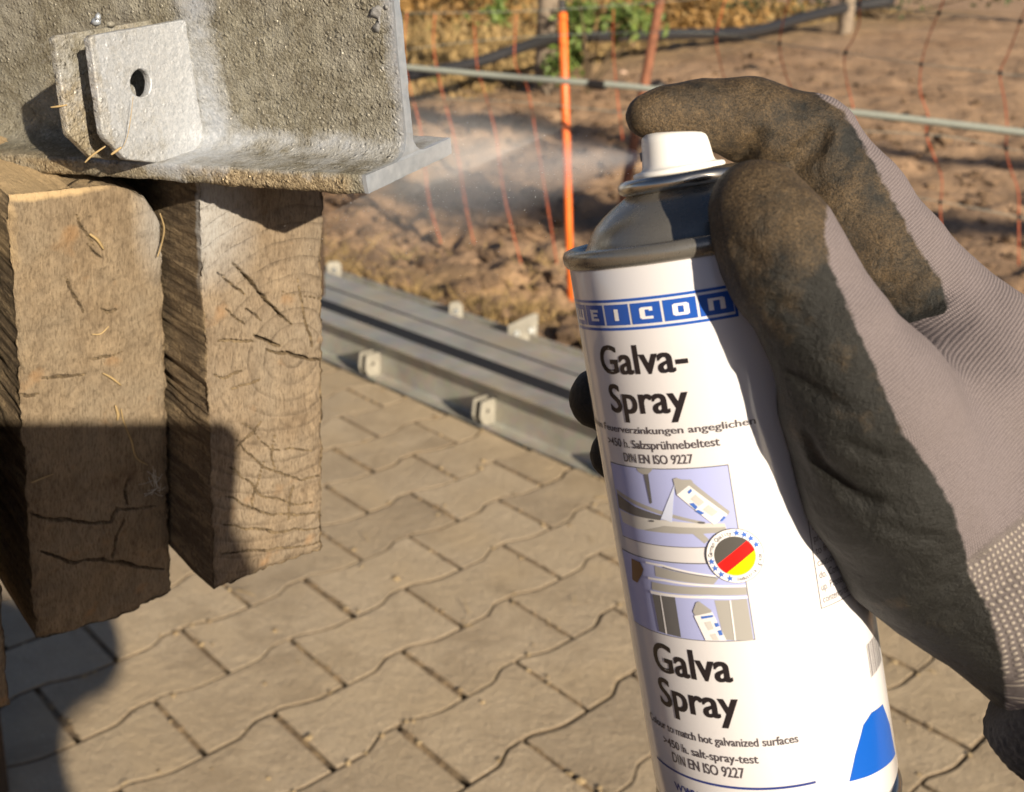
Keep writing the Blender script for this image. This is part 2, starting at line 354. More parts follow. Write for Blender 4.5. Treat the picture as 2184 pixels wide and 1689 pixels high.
def paver_outline(u0, u1, par, shrink):
    # top edge: ends up (-), middle down (+); bottom edge: ends down (+), middle up (-)
    N = 22; pts = []; gu = (shrink+.0014)/a_len; gv = shrink/b_len
    for i in range(N+1):
        u = u0+gu+(u1-u0-2*gu)*i/N; pts.append((u, 0+gv+edge_off(u, par)))
    for i in range(N+1):
        u = u1-gu-(u1-u0-2*gu)*i/N; pts.append((u, 1-gv+edge_off(u, par+.5)))
    return pts
def paver_mesh(u0, u1, par, name='paver'):
    rings = [(.0015, -.05), (.0016, -.0040), (.0019, -.0014), (.0025, -.0004), (.0034, 0.0)]; V, Fc = [], []; n = None
    uc, vc = (u0+u1)/2, .5
    for s, z in rings:
        o = paver_outline(u0, u1, par, s); n = len(o)
        for u, v in o: p = d1*((u-uc)*a_len)+d2*((v-vc)*b_len); V.append((p[0], p[1], z))
    for r in range(len(rings)-1):
        for i in range(n): Fc.append((r*n+i, (r+1)*n+i, (r+1)*n+(i+1)%n, r*n+(i+1)%n))
    # top: quads between the two long edges
    b = (len(rings)-1)*n; h = n//2
    for i in range(h-1): Fc.append((b+i, b+n-1-i, b+n-2-i, b+i+1))
    me = bpy.data.meshes.new(name); me.from_pydata([tuple(map(float, v)) for v in V], [], Fc); me.update()
    bm = bmesh.new(); bm.from_mesh(me); bmesh.ops.recalc_face_normals(bm, faces=bm.faces); bm.to_mesh(me); bm.free()
    me.materials.append(m_paver); return me
full = {}
def in_view(p, pad=160):
    c = CR.T@(p-CAM)
    if c[2] < .2: return False
    x, y = c[0]/c[2]*F2+PX, c[1]/c[2]*F2+PY
    return -pad-160 < x < 2184+pad and -pad < y < 1689+pad+120
for r in range(NV0, NV1):
    par = .5 if r % 2 == 0 else 0.0
    for k in range(NU0, 9):
        u0, u1 = k+par, k+par+1
        UE = float(((RP0-uv2w(0, r+.5))@rn+.002)/(d1@rn)/a_len)
        if u0 >= UE-.03: continue
        P = uv2w((u0+u1)/2, r+.5)
        if not in_view(P): continue
        if u1 <= UE+.02:
            if par not in full: full[par] = paver_mesh(par, par+1, par)
            me = full[par]
        else:
            u1 = UE; me = paver_mesh(u0, u1, par); P = uv2w((u0+u1)/2, r+.5)
        o = obj('paver', me, None, pavement)
        o.location = tuple(P + V3(random.uniform(-.0012,.0012), random.uniform(-.0012,.0012), random.uniform(-.0009,.0007)))
        o.rotation_euler = (random.uniform(-.0045,.0045), random.uniform(-.0045,.0045), random.uniform(-.006,.006))
# sand filling the short cross joints
fill = []
for r in range(NV0, NV1):
    par = .5 if r % 2 == 0 else 0.0
    for k in range(NU0, 9):
        if k+par > UE+.2 or not in_view(uv2w(k+par, r+.5)): continue
        V = []; n_ = 22
        for i in range(n_+1):
            for j in range(4):
                p = uv2w(k+par+(j-1.5)*.0034/a_len, r+.03+.94*i/n_); p[2] = 0; V.append(p)
        V = np.array(V); V[:, 2] = -.0014+.0020*fbm(V*110, 3, 4)+.0015*vnoise(V*25, 8)
        fill.append((list(V), [(i*4+j, (i+1)*4+j, (i+1)*4+j+1, i*4+j+1) for i in range(n_) for j in range(3)]))
tag(mesh('joint_sand', *join(fill), m_joint, smooth=True), 'brown sand filling the short joints of the paving', 'sand', kind='stuff')
# grit, straw and crumbs in and beside the joints
V, Fc = [], []
ico = bmesh.new(); bmesh.ops.create_icosphere(ico, subdivisions=1, radius=1); IV = np.array([v.co[:] for v in ico.verts]); IF = [tuple(v.index for v in f.verts) for f in ico.faces]; ico.free()
def lump(p, s, seed, out):
    q = IV*np.array(s)*(1+.35*vnoise(IV*1.7+seed*3.3, seed))[:, None]; th = seed*1.7
    q = np.stack([q[:,0]*math.cos(th)-q[:,1]*math.sin(th), q[:,0]*math.sin(th)+q[:,1]*math.cos(th), q[:,2]], 1)+p
    out.append((list(q), IF))
grit = []
for i in range(2600):
    r_ = random.randint(-9, 15)
    if random.random() < .62:           # in a cross joint
        par = .5 if r_ % 2 == 0 else 0.; u = random.randint(-8, 5)+par+random.gauss(0, .022); v = r_+random.random()
    elif random.random() < .6: u = random.uniform(-8, UE); par = .5 if r_ % 2 == 0 else 0.; v = r_+edge_off(u, par)+random.gauss(0, .03)
    else: u = random.uniform(-8, UE); v = random.uniform(-9, 15)
    if u > UE: continue
    p = uv2w(u, v); 
    if not in_view(p): continue
    s = abs(random.gauss(0, .0016))+.0012; onj = True
    p[2] = -.004 if random.random() < .5 else .001
    lump(p, (s*1.3, s, s*.7), i, grit)
gv, gf = join(grit); g_ = mesh('joint_grit', gv, gf, mat_sand('pale_grit', (.30,.22,.12), (.46,.36,.21), (.16,.11,.06), 200)); tag(g_, 'pale grit and crumbs lying in the paving joints', 'grit', kind='stuff')
# dry straw scattered on the paving
m_straw = mat_simple('dry_straw', (.33, .24, .115), .6, var=.3, sc_=80)
sp_ = []
for i in range(90):
    p = uv2w(random.uniform(-7, UE), random.uniform(-8, 14), .003)
    if not in_view(p): continue
    th = random.uniform(0, 6.3); l = random.uniform(.008, .03); dd = V3(math.cos(th), math.sin(th), random.uniform(0, .25))
    sp_.append(tube_mesh([p, p+dd*l*.5+V3(0,0,.001), p+dd*l], .0006, 4))
sv, sf = join(sp_); tag(mesh('straw_litter', sv, sf, m_straw), 'short bits of dry straw littering the paving', 'straw', kind='stuff')

# ================================================================== PADDOCK
def soil_patch():
    n1, n2 = 300, 240; V = []
    for j in range(n2+1):
        t = j/n2; o = .05 + 34*(t**2.6)                     # distance behind the kerb line
        for i in range(n1+1):
            s = i/n1*2-1; along = (s*(2.6+o*1.15))-.0+.9-o*.42
            V.append(RP0+rd*along+rn*o)
    V = np.array(V); o = (V-RP0)@rn
    A = np.clip((o-.30)/.5, 0, 1)
    z = A*(.030*fbm(V*2.1, 3, 3)+.030*fbm(V*7, 3, 5)+.014*fbm(V*24, 3, 9)) + .035*np.clip(o-3, 0, 8)*.35
    V[:, 2] = -.012 - .02*(o < .4)*0 + z
    Fc = [(j*(n1+1)+i, j*(n1+1)+i+1, (j+1)*(n1+1)+i+1, (j+1)*(n1+1)+i) for j in range(n2) for i in range(n1)]
    return V, Fc
SV, SF = soil_patch(); paddock = mesh('paddock_ground', SV, SF, m_soil, smooth=True); tag(paddock, kind='structure')
_sa, _so = np.arange(-24, 14, .09), np.arange(0, 37, .09); _S = RP0+rd*_sa[:, None, None]+rn*_so[None, :, None]
_ST = -.012+np.clip((_so[None, :]-.30)/.5, 0, 1)*(.030*fbm(_S*2.1, 3, 3)+.030*fbm(_S*7, 2, 5))+.035*np.clip(_so[None, :]-3, 0, 8)*.35
def soil_z(p):                          # height of the paddock (looked up)
    a, o = ((p-RP0)@rd+24)/.09, ((p-RP0)@rn)/.09; i = int(min(max(a, 0), len(_sa)-2)); j = int(min(max(o, 0), len(_so)-2)); return float(_ST[i, j])
# where dry grass grows (far left of the paddock)
def ongrass(x, y): 
    p = onz(x, y, .0); return p
gr_attr = paddock.data.attributes.new('grassy', 'FLOAT', 'POINT')
def grassy(P):
    c = (P-CAM)@CR; d = np.maximum(c[:, 2], .1); x = c[:, 0]/d*F2+PX; y = c[:, 1]/d*F2+PY
    edge = np.interp(x, [700, 1000, 1250, 1500, 1750, 2184], [215, 215, 165, 110, 75, 5])
    g = np.clip((edge+25-y)/60, 0, 1)
    near = np.clip(1-np.abs((P-RP0)@rn-.62)/.28, 0, 1)*(((P-RP0)@rd) < .5)*.75
    return np.maximum(g*(c[:, 2] > 0), near)
gr_attr.data.foreach_set('value', grassy(SV).astype(np.float32))
clods = []; cnt = 0
while cnt < 3800:
    o = .5+11*random.random()**1.7; al = random.uniform(-2.2, 4.4)*(.6+o*.30)+.3-o*.42; p = RP0+rd*al+rn*o
    if not in_view(p, 60): cnt += .2; continue
    cnt += 1; s = abs(random.gauss(0, .013))+.005
    if random.random() < .04: s *= 2.2
    p[2] = soil_z(p)+s*.2; lump(p, (s*1.2, s, s*.75), int(cnt), clods)
cv, cf = join(clods); tag(mesh('soil_clods', cv, cf, mat_sand('clod_soil', (.12,.075,.043), (.26,.17,.10), (.05,.033,.02), 60), smooth=False), 'brown clods of trampled soil all over the paddock', 'soil', kind='stuff')

# ------------------------------------------------------------------ galvanised beams on the ground beside the paving
def i_profile(h, b, tw, tf, r):        # (y across, z up), y from 0..b
    c = b/2; P = [(0,0),(0,tf)]
    P += [(c-tw/2-r+r*math.sin(t), tf+r-r*math.cos(t)) for t in np.linspace(0, math.pi/2, 5)]
    P += [(c-tw/2-r+r*math.sin(t), h-tf-r+r*math.cos(t)) for t in np.linspace(math.pi/2, 0, 5)]
    P += [(0,h-tf),(0,h)]
    return P + [(b-y, z) for y, z in P[::-1]]
def beam_mesh(P, org, ex, ey, ez, L):
    n = len(P); V = [org+ey*y+ez*z for y, z in P]+[org+ex*L+ey*y+ez*z for y, z in P]
    Fc = [(i, (i+1)%n, n+(i+1)%n, n+i) for i in range(n)]+[tuple(range(n))[::-1], tuple(range(n, 2*n))]
    return V, Fc
UPZ = V3(0,0,1)
def plate_poly(pts, thick, org, ey, ez, ex, bev=.0006, hole=None):
    """2-D outline extruded: points (y,z) in ey/ez, thickness along ex"""
    cu = bpy.data.curves.new('tmp', 'CURVE'); cu.dimensions = '2D'; cu.fill_mode = 'BOTH'; cu.extrude = thick/2-bev; cu.bevel_depth = bev; cu.bevel_resolution = 1
    def sp(q):
        s = cu.splines.new('POLY'); s.points.add(len(q)-1); s.use_cyclic_u = True
        for a, p in zip(s.points, q): a.co = (p[0], p[1], 0, 1)
    sp(pts)
    if hole: sp([(hole[0]+hole[2]*math.cos(t), hole[1]+hole[2]*math.sin(t)) for t in np.linspace(0, 2*math.pi, 33)[:-1]])
    o = bpy.data.objects.new('tmp', cu); me = bpy.data.meshes.new_from_object(o); bpy.data.objects.remove(o); bpy.data.curves.remove(cu)
    co = np.empty(len(me.vertices)*3); me.vertices.foreach_get('co', co); co = co.reshape(-1, 3)
    W_ = np.array(org)+co[:, :1]*ey+co[:, 1:2]*ez+co[:, 2:]*ex; me.vertices.foreach_set('co', W_.ravel().astype(np.float32))
    if np.dot(np.cross(ey, ez), ex) < 0: me.flip_normals()
    me.update(); return me
m_plate0 = mat_simple('dusty_bracket', (.27,.255,.215), .6, .1, .25, 25)
def ground_beam(label, off, h, b, tw, tf, z0, brackets=(), a0=-2.6, L=5.2):
    t = empty('galvanised_beam', RP0+rd*a0+rn*off, label=label, cat='steel beam', group='galvanised beams along the paving')
    v, f = beam_mesh(i_profile(h, b, tw, tf, .006), RP0+rd*a0+rn*off+UPZ*z0, rd, rn, UPZ, L); child(mesh('section', v, f, m_galv), t)
    for al in brackets:
        for s in (0, .022):
            pts = [(b/2, tf+.002), (b/2, .062), (-.012, .062), (-.016, .03), (-.008, .014), (.006, tf+.002)]
            me = plate_poly(pts, .004, RP0+rd*(al+s)+rn*off+UPZ*z0, rn, UPZ, rd, hole=(.006, .038, .005)); child(obj('bracket_plate', me, m_plate0), t)
    return t
ground_beam('galvanised beam nearest the paving, with paired bracket plates on its side', .004, .1, .055, .0041, .0057, 0, [-.234, .133, .5, .867, 1.23])
ground_beam('plain galvanised beam, second from the paving edge', .112, .094, .080, .005, .007, -.004)
ground_beam('plain galvanised beam, third from the paving edge', .205, .090, .086, .005, .007, -.004)
m_gapshade = mat_simple('gap_shade_black', (.012,.012,.012), .7)  # black strips added between the beams, standing in for the shade in the gaps
for lab, o0, w_, zz in (('wide black strip added as shade in the gap between the first and second beam', .061, .049, .0975), ('narrow black strip added as shade in the gap between the second and third beam', .193, .011, .0885)):
    v, f = box_mesh(RP0+rd*-2.6+rn*o0, rd, rn, UPZ, 5.2, w_, zz); tag(mesh('gap_shade_strip', v, f, m_gapshade), lab, 'gap shade strip', 'gap shade strips between the beams')
t = empty('galvanised_beam', RP0+rn*.33, label='galvanised beam lying flat farthest from the paving with upright bolted plates', cat='steel beam', group='galvanised beams along the paving')
v, f = beam_mesh(i_profile(.1, .055, .0041, .0057, .006), RP0+rd*-2.6+rn*.32+UPZ*.045, rd, UPZ*-1, rn, 5.2); child(mesh('section', v, f, m_galv), t)
m_plate = mat_simple('dusty_plate', (.27,.255,.215), .6, .1, .25, 25)
m_bolt = mat_simple('zinc_bolt', (.55,.58,.60), .3, .9, .1)
for al, ww in ((.015, .034), (.225, .072), (-.5, .04)):
    o_ = RP0+rd*al+rn*.375+UPZ*.02; tilt = unit(rd*.62+rn*.2*0+rn*.78)
    if ww < .06: pts = [(0,0), (0,.052), (.008,.058), (ww-.008,.058), (ww,.047), (ww,0)]
    else: pts = [(0,0), (0,.048), (.064,.078), (ww,.074), (ww,.0)]
    me = plate_poly(pts, .005, o_, tilt, UPZ, unit(np.cross(tilt, UPZ))); child(obj('bracket_plate', me, m_plate), t)
    for q in ((.3, .5), (.8, .62)) if ww > .06 else ((.5, .6),):
        nrm = unit(np.cross(tilt, UPZ)); nrm = nrm*(1 if nrm@(CAM-o_) > 0 else -1)
        c = o_+tilt*ww*q[0]+UPZ*.058*q[1]
        vv, ff = tube_mesh([c, c+nrm*.006], .008, 6); child(mesh('bolt', vv, ff, m_bolt), t)

# ================================================================== FENCE AND FAR THINGS
FD = V3(math.cos(math.radians(-33)), math.sin(math.radians(-33)), 0); FN = V3(-FD[1], FD[0], 0); FP = onz(1217, 640)
def onf(x, y, back=0.): return hit(x, y, FP+FN*back, FN)
C2 = lambda x, y: (728.0+x*.33333, y*.33333)
C3 = lambda x, y: (1456.0+x*.33333, y*.33333)
m_orange = mat_simple('orange_plastic', (.80, .16, .025), .4, var=.08); m_orstr = mat_simple('orange_twine', (.45, .10, .035), .7, var=.25, sc_=30)
m_grope = mat_simple('white_fence_rope', (.33, .355, .31), .7, var=.15, sc_=200); m_knot = mat_simple('black_plastic', (.018,.016,.015), .5)
net = empty('electric_net_fence', FP, label='electric net fence of pale wires and wavy orange twine before the paddock', cat='fence')
def smoothline(pts, n=5):
    P = [np.array(p) for p in pts]; out = []
    for i in range(len(P)-1):
        p0, p1, p2, p3 = P[max(0,i-1)], P[i], P[i+1], P[min(len(P)-1,i+2)]
        for k in range(n):
            t = k/n; out.append(.5*((2*p1)+(-p0+p2)*t+(2*p0-5*p1+4*p2-p3)*t*t+(-p0+3*p1-3*p2+p3)*t**3))
    return out+[P[-1]]
strings = [[C3(*p) for p in q] for q in (
  [(300,-60),(260,40),(215,220),(225,330),(260,480),(300,600)],
  [(690,-60),(655,80),(620,280),(650,450),(690,560),(720,700)],
  [(1150,-60),(1130,40),(1130,150),(1080,270),(1040,340),(1040,470),(1090,690),(1120,900)],
  [(1680,-40),(1640,80),(1580,220),(1530,400),(1520,590),(1570,740),(1560,870),(1640,1080),(1660,1180),(1650,1390),(1690,1700)],
  [(2200,40),(2160,140),(2080,350),(2030,470),(2060,650),(2075,800),(2070,950),(2090,1060),(2145,1220),(2150,1400),(2150,1700)])]
strings += [[C2(*p) for p in q] for q in (
  [(600,90),(590,300),(640,570),(720,870),(760,1080),(800,1340),(850,1560)],
  [(850,150),(870,430),(920,600),(990,870),(1040,1240),(1150,1689)],
  [(1120,100),(1110,400),(1190,560),(1250,900),(1310,1260),(1380,1689)],
  [(420,80),(400,320),(430,530),(510,850),(560,1280),(640,1560)],
  [(1740,60),(1740,300),(1760,560),(1800,900)])]
for q in strings:
    v, f = tube_mesh(smoothline([onf(*p) for p in q]), .0016, 5); child(mesh('twine', v, f, m_orstr, smooth=True), net)
wires = [[C2(350,85), C2(1220,70), C2(2184,0), C3(400,-40), C3(1130,30), C3(1640,85), C3(2160,135), C3(2300,150)],
         [C2(390,320), C2(1000,250), C2(1800,210), C3(215,215), C3(620,280), C3(1040,340), C3(1525,410), C3(2035,470), C3(2300,505)],
         [C2(420,630), C2(1100,650), C3(400,800), C3(1565,860), C3(2070,950), C3(2300,985)],
         [C3(900,1160), C3(1650,1290), C3(2155,1390), C3(2300,1420)]]
for q in wires:
    v, f = tube_mesh(smoothline([onf(*p) for p in q]), .0011, 5); child(mesh('wire', v, f, m_grope, smooth=True), net)
for p in ((1640,85),(1525,410),(1565,860),(1650,1295),(2160,135),(2035,470),(2070,950),(2155,1390),(1130,30),(1040,340),(620,280),(215,215)):
    kk = []; lump(onf(*C3(*p)), (.005,.005,.007), p[0], kk); child(mesh('knot', *kk[0], m_knot, smooth=True), net)
# thick rope
rope = empty('fence_rope', FP+V3(-.6,0,0), label='thick pale grey-green fence rope stretched across the paddock with a black joiner', cat='rope')
rp = [onf(*C2(*p), back=-.12) for p in ((-200,380),(400,430),(1000,485),(1430,520),(1900,560))]+[onf(*C3(*p), back=-.12) for p in ((300,640),(1100,722),(1640,785),(2184,850),(2600,900))]
v, f = tube_mesh(smoothline(rp, 8), .0085, 8)
child(mesh('cord', v, f, m_grope, smooth=True), rope)
ca, cb = onf(*C2(1590,540), back=-.12), onf(*C2(1690,550), back=-.12); v, f = tube_mesh([ca, cb], .0125, 8); child(mesh('joiner', v, f, m_knot), rope)
# orange post
pt, pb = onf(*C2(1415,85), back=.05), onf(*C2(1470,1900), back=.05); pb[2] = min(pb[2], -.02)
post = empty('fence_post', pb, label='slim bright orange plastic fence post standing upright beyond the beams', cat='fence post')
v, f = tube_mesh([pb, pb+(pt-pb)*.3, pb+(pt-pb)*.6, pt, pt+(pt-pb)*.005], [.0105,.0115,.0125,.013,.006], 8); child(mesh('shaft', v, f, m_orange, smooth=True), post)
v, f = tube_mesh([pt+(pt-pb)*.006, pt+(pt-pb)*.045], [.012,.010], 8); child(mesh('cap', v, f, m_knot), post)
# rusty rod
rb = onz(*C2(1770,1480)); rt = hit(*C2(2060,-120), rb+V3(.0,.10,0), V3(0,1,0))
m_rust = mat_simple('rusty_iron', (.21, .085, .045), .8, .2, .35, 30, .4, 200, .001)
rod = empty('rusty_rod', rb, label='rusty brown iron rod leaning to the right behind the spray can', cat='iron rod')
v, f = tube_mesh([rb-V3(0,0,.05), rb, rt], [.019,.019,.017], 8); child(mesh('shaft', v, f, m_rust, smooth=True), rod)
kk = []; lump(rb+(rt-rb)*.58+V3(.05,0,0), (.035,.035,.04), 5, kk); child(mesh('insulator', *kk[0], m_knot, smooth=True), rod)
# wooden posts
m_post = mat_simple('grey_post_wood', (.22, .175, .13), .9, var=.3, sc_=18, bump=.5, bscale=60, bd=.01)
def far_post(label, xb, yb, wpx, xt, h):
    b = onz(xb, yb); d = np.linalg.norm(CR.T@(b-CAM)); r = wpx*d/F2/2; b[2] = -.1; tp = b+V3((xt-xb)*d/F2, 0, h+.1)
    e = empty('wooden_post', b, label=label, cat='post', group='posts at the far side of the paddock')
    n = 10; q = [b+(tp-b)*i/n+V3(random.uniform(-.1,.1)*r, random.uniform(-.1,.1)*r, 0) for i in range(n+1)]
    v, f = tube_mesh(q, [r*(1+.08*random.uniform(-1,1)) for _ in q], 10); child(mesh('shaft', v, f, m_post, smooth=True), e); return b, tp
pA = far_post('thick grey wooden post behind the orange fence post', 1158, 205, 44, 1168, 2.6)
pB = far_post('short grey wooden post at the right end of the black pipe', 1797, 84, 30, 1802, 1.3)
# black pipe sagging between the posts
pd = [(700,210,.0),(860,165,.0),(1010,135,.0),(1100,105,0),(1190,80,0),(1290,78,0),(1480,73,0),(1600,68,0),(1700,42,0),(1790,20,0),(1900,2,0)]
dA, dB = (CR.T@(pA[0]-CAM))[2]-.75, (CR.T@(pB[0]-CAM))[2]-.2
q = [at(x, y, np.interp(x, [700, 1158, 1797, 2000], [dA*.8, dA, dB, dB*1.06])) for x, y, _ in pd]
v, f = tube_mesh(smoothline(q), [.5*np.interp(i, [0, 50], [24, 22])*np.linalg.norm(p-CAM)/F2 for i, p in enumerate(smoothline(q))], 10)
tag(mesh('black_pipe', v, f, mat_simple('black_rubber', (.022,.022,.024), .55, var=.2), smooth=True), 'sagging black pipe slung between the far wooden posts', 'pipe')

# dry grass, weeds and shrubs at the far left
def blades(n, gen, seed=1):
    V, Fc = [], []
    for i in range(n):
        r = gen()
        if r is None: continue
        p, h, wd, lean = r; th = random.uniform(0, 6.3); a = V3(math.cos(th), math.sin(th), 0)*wd; l = V3(random.gauss(0, lean), random.gauss(0, lean), 1)*h; o = len(V)
        V += [p-a, p+a, p+l*.55+a*.7+V3(0,0,0), p+l*.55-a*.7, p+l+V3(random.gauss(0,.15), random.gauss(0,.15), -.12)*h]; Fc += [(o,o+1,o+2,o+3), (o+3,o+2,o+4)]
    return V, Fc
def gfar():
    x = random.uniform(640, 2184); e = np.interp(x, [640, 1000, 1250, 1500, 1750, 2184], [215, 210, 150, 95, 62, -5]); y = e-abs(random.gauss(0, 1))*75
    if y < -60: y = random.uniform(-60, e)
    p = onz(x, y); d = p[1]
    if d > 34 or d < 0: return None
    p[2] = soil_z(p)-.01; k = np.clip((e-y)/90, .2, 1.0)
    return p, random.uniform(.10, .42)*k*(.6 if random.random() < .6 else 1.1), .006+.0012*d, .5
m_dry = M('dry_grass', .8); m_dry.set('Base Color', m_dry.ramp(m_dry.noise(3.5, 3, .6), [(.3, (.10,.075,.03)), (.45, (.21,.145,.06)), (.58, (.36,.245,.10)), (.70, (.12,.125,.035))])); m_dry = m_dry.m
v, f = blades(26000, gfar); tag(mesh('dry_grass', v, f, m_dry), 'long dry yellow grass at the far side of the paddock', 'grass', kind='stuff')
def gnear():
    o = .50+abs(random.gauss(0, .22)); al = random.uniform(-2.0, .75); p = RP0+rd*al+rn*o
    if vnoise(np.array([[al*5, o*6, 3.]]))[0] < .05: return None
    p[2] = soil_z(p)-.005; return p, random.uniform(.02, .07), .0022, .9
v, f = blades(5200, gnear); tag(mesh('sparse_grass', v, f, m_dry), 'sparse short grass and straw growing just behind the steel beams', 'grass', kind='stuff')
m_leaf = M('green_leaves', .6); m_leaf.set('Base Color', m_leaf.ramp(m_leaf.noise(6, 3, .6), [(.3, (.05,.085,.016)), (.55, (.12,.18,.035)), (.75, (.20,.20,.05))])); m_leaf.set('Subsurface Weight', 0.0); m_leaf = m_leaf.m
m_dleaf = mat_simple('dark_leaves', (.045,.06,.018), .7, var=.5, sc_=4); m_twig = mat_simple('brown_twigs', (.10,.07,.04), .9)
m_oleaf = mat_simple('tawny_leaves', (.26,.15,.045), .7, var=.5, sc_=4)
def shrub(name, label, c, rad, nleaf, ls, m, stems=7, seed=0, cat='shrub'):
    random.seed(seed); base = V3(c[0], c[1], soil_z(c)-.02); e = empty(name, base, label=label, cat=cat, group='shrubs beyond the paddock')
    ps = []; tips = []
    for i in range(stems):
        tpt = V3(c[0]+random.gauss(0,.5)*rad[0], c[1]+random.gauss(0,.5)*rad[1], c[2]+random.uniform(-.2,.75)*rad[2]); midp = (base+tpt)/2+V3(random.gauss(0,.1),random.gauss(0,.1),.1)*rad[2]
        ps.append(tube_mesh([base, midp, tpt], [rad[2]*.03, rad[2]*.02, rad[2]*.008], 5)); tips.append((midp, tpt))
    child(mesh('stem', *join(ps), m_twig), e)
    V, Fc = [], []
    cl = [V3(*[random.gauss(0,.45)*r for r in rad])+c for _ in range(max(6, nleaf//60))]
    for i in range(nleaf):
        k = random.choice(cl); p = k+V3(*[random.gauss(0,.14)*r for r in rad]); p[2] = max(p[2], base[2]+.03)
        n = unit(V3(*[random.gauss(0,1) for _ in range(3)])+V3(.2,-.5,.4)); a = unit(np.cross(n, V3(random.gauss(0,1),random.gauss(0,1),random.gauss(0,1)))); b = np.cross(n, a); s = ls*random.uniform(.6,1.3); o = len(V)
        V += [p-a*s, p+b*s*.45+n*s*.1, p+a*s, p-b*s*.45+n*s*.1]; Fc += [(o,o+1,o+2,o+3)]
    child(mesh('foliage', V, Fc, m), e)
def far(x, y, d): return at(x, y, d)
shrub('leafy_shrub', 'leafy green shrub beside the thick wooden post', far(1260, 20, dA+.4), (.42,.35,.42), 900, .045, m_leaf, 8, 3)
shrub('leafy_shrub', 'dark green bush at the top edge left of the thick post', far(960, -55, 17.), (1.6,1.2,.75), 3500, .07, m_dleaf, 9, 4)
shrub('leafy_shrub', 'tawny dry weeds between the beam and the thick post', far(985, 45, 14.), (1.3,.9,.55), 2600, .06, m_oleaf, 10, 5)
shrub('leafy_shrub', 'tawny dry weeds right of the green shrub', far(1400, 20, 17.), (1.5,.9,.45), 2200, .06, m_oleaf, 10, 6)
shrub('leafy_shrub', 'dark green bush at the top right above the paddock', far(1900, -75, 24.), (5.,1.5,.9), 3600, .10, m_dleaf, 9, 8)
random.seed(21)
def bough(pts, e, nl, t):
    q = [onz(*p)+SUN*t for p in pts]; child(mesh('branch', *tube_mesh(q, [.07, .05, .03], 6), m_twig), e); V, Fc = [], []
    for i in range(nl):
        k = random.random()*(len(q)-1); j = int(k); p = q[j]+(q[j+1]-q[j])*(k-j)+V3(random.gauss(0,.16), random.gauss(0,.16), random.gauss(0,.07+.05*math.sin(k*5)))
        n = unit(V3(*[random.gauss(0,1) for _ in range(3)])); a = unit(np.cross(n, V3(random.gauss(0,1),random.gauss(0,1),.3))); b = np.cross(n, a); sz = random.uniform(.05,.10); o = len(V)
        V += [p-a*sz, p+b*sz*.6, p+a*sz, p-b*sz*.6]; Fc.append((o,o+1,o+2,o+3))
    child(mesh('foliage', V, Fc, m_dleaf), e); return q
tr0 = onz(1380, 300)+SUN*10.5; tr_b = V3(tr0[0]+8.5, tr0[1]-.6, -.1)
tree = empty('tree', tr_b, label='leafy tree standing behind the camera, its boughs shading strips of the paddock', cat='tree')
q1 = bough([(640,228),(1000,252),(1380,300)], tree, 360, 10.5); q2 = bough([(860,405),(1080,430),(1340,462)], tree, 280, 10.5)
v, f = tube_mesh([tr_b, tr_b+V3(.1,.05,2.0), tr_b+V3(.05,0,4.2), tr_b+V3(.2,0,5.5)], [.22,.18,.14,.05], 10); child(mesh('trunk', v, f, m_post, smooth=True), tree)
for q in (q1, q2): v, f = tube_mesh([tr_b+V3(.1,.05,2.4), (tr_b+q[-1])/2+V3(0,0,1.6), q[-1]], [.10,.08,.07], 8); child(mesh('branch', v, f, m_twig, smooth=True), tree)
# a pale ball and a dark dropping in the paddock
lumps = []; lump(onz(1600, 158)+V3(0,0,.04), (.13,.08,.07), 3, lumps); tag(mesh('dark_clod', *lumps[0], mat_simple('dark_dung', (.02,.014,.01), .9), smooth=True), 'dark lump lying on the pale soil above the fingertip', 'clod')
lumps = []; lump(onz(1328, 166)+V3(0,0,.03), (.05,.05,.045), 4, lumps); tag(mesh('pale_stone', *lumps[0], mat_simple('pale_pink_stone', (.55,.38,.28), .8), smooth=True), 'small pale round stone left of the rusty rod', 'stone')

# ================================================================== FOREGROUND: TIMBERS AND STEEL BEAM
def rotv(r):
    t = np.linalg.norm(r); k = r/t; Kx = np.array([[0,-k[2],k[1]],[k[2],0,-k[0]],[-k[1],k[0],0]]); return np.eye(3)+math.sin(t)*Kx+(1-math.cos(t))*Kx@Kx
RB = rotv(V3(0.0803116, -0.0763414, -0.4351609))
e1, e2, e3 = RB@V3(-1,0,0), RB@V3(0,1,0), RB@V3(0,0,1)
ST = .74122; BO = at(783, 413, .34096); BW, BT, BWT, BH = .055, .00576, .0042, .1
def bl(a, b, c): return BO+e1*a+e2*b+e3*c
beam = empty('steel_beam', BO, label='gritty steel I-beam end with fresh silver zinc spray, resting on the timbers', cat='steel beam')
def dense_profile(P, step):
    out = []
    n = len(P)
    for i in range(n):
        p, q = np.array(P[i]), np.array(P[(i+1)%n]); m = max(1, int(round(np.linalg.norm(q-p)/step)))
        for k in range(m): out.append(p+(q-p)*k/m)
    return np.array(out)
prof = dense_profile(i_profile(BH, BW, BWT, BT, .007), .0012)
xs = np.concatenate([[0, .0004, .001], np.arange(.0018, .30, .0012), np.linspace(.305, .9, 12)])
n = len(prof); Pc = prof.mean(0)
tang = np.roll(prof, -1, 0)-np.roll(prof, 1, 0); nrm2 = np.stack([-tang[:,1], tang[:,0]], 1); nrm2 /= np.linalg.norm(nrm2, axis=1)[:, None]   # outward for this winding
VV = np.zeros((len(xs), n, 3)); VV[..., 0] = xs[:, None]; VV[..., 1] = prof[None, :, 0]; VV[..., 2] = prof[None, :, 1]
nearw = np.exp(-xs/.012)
base = VV.copy()
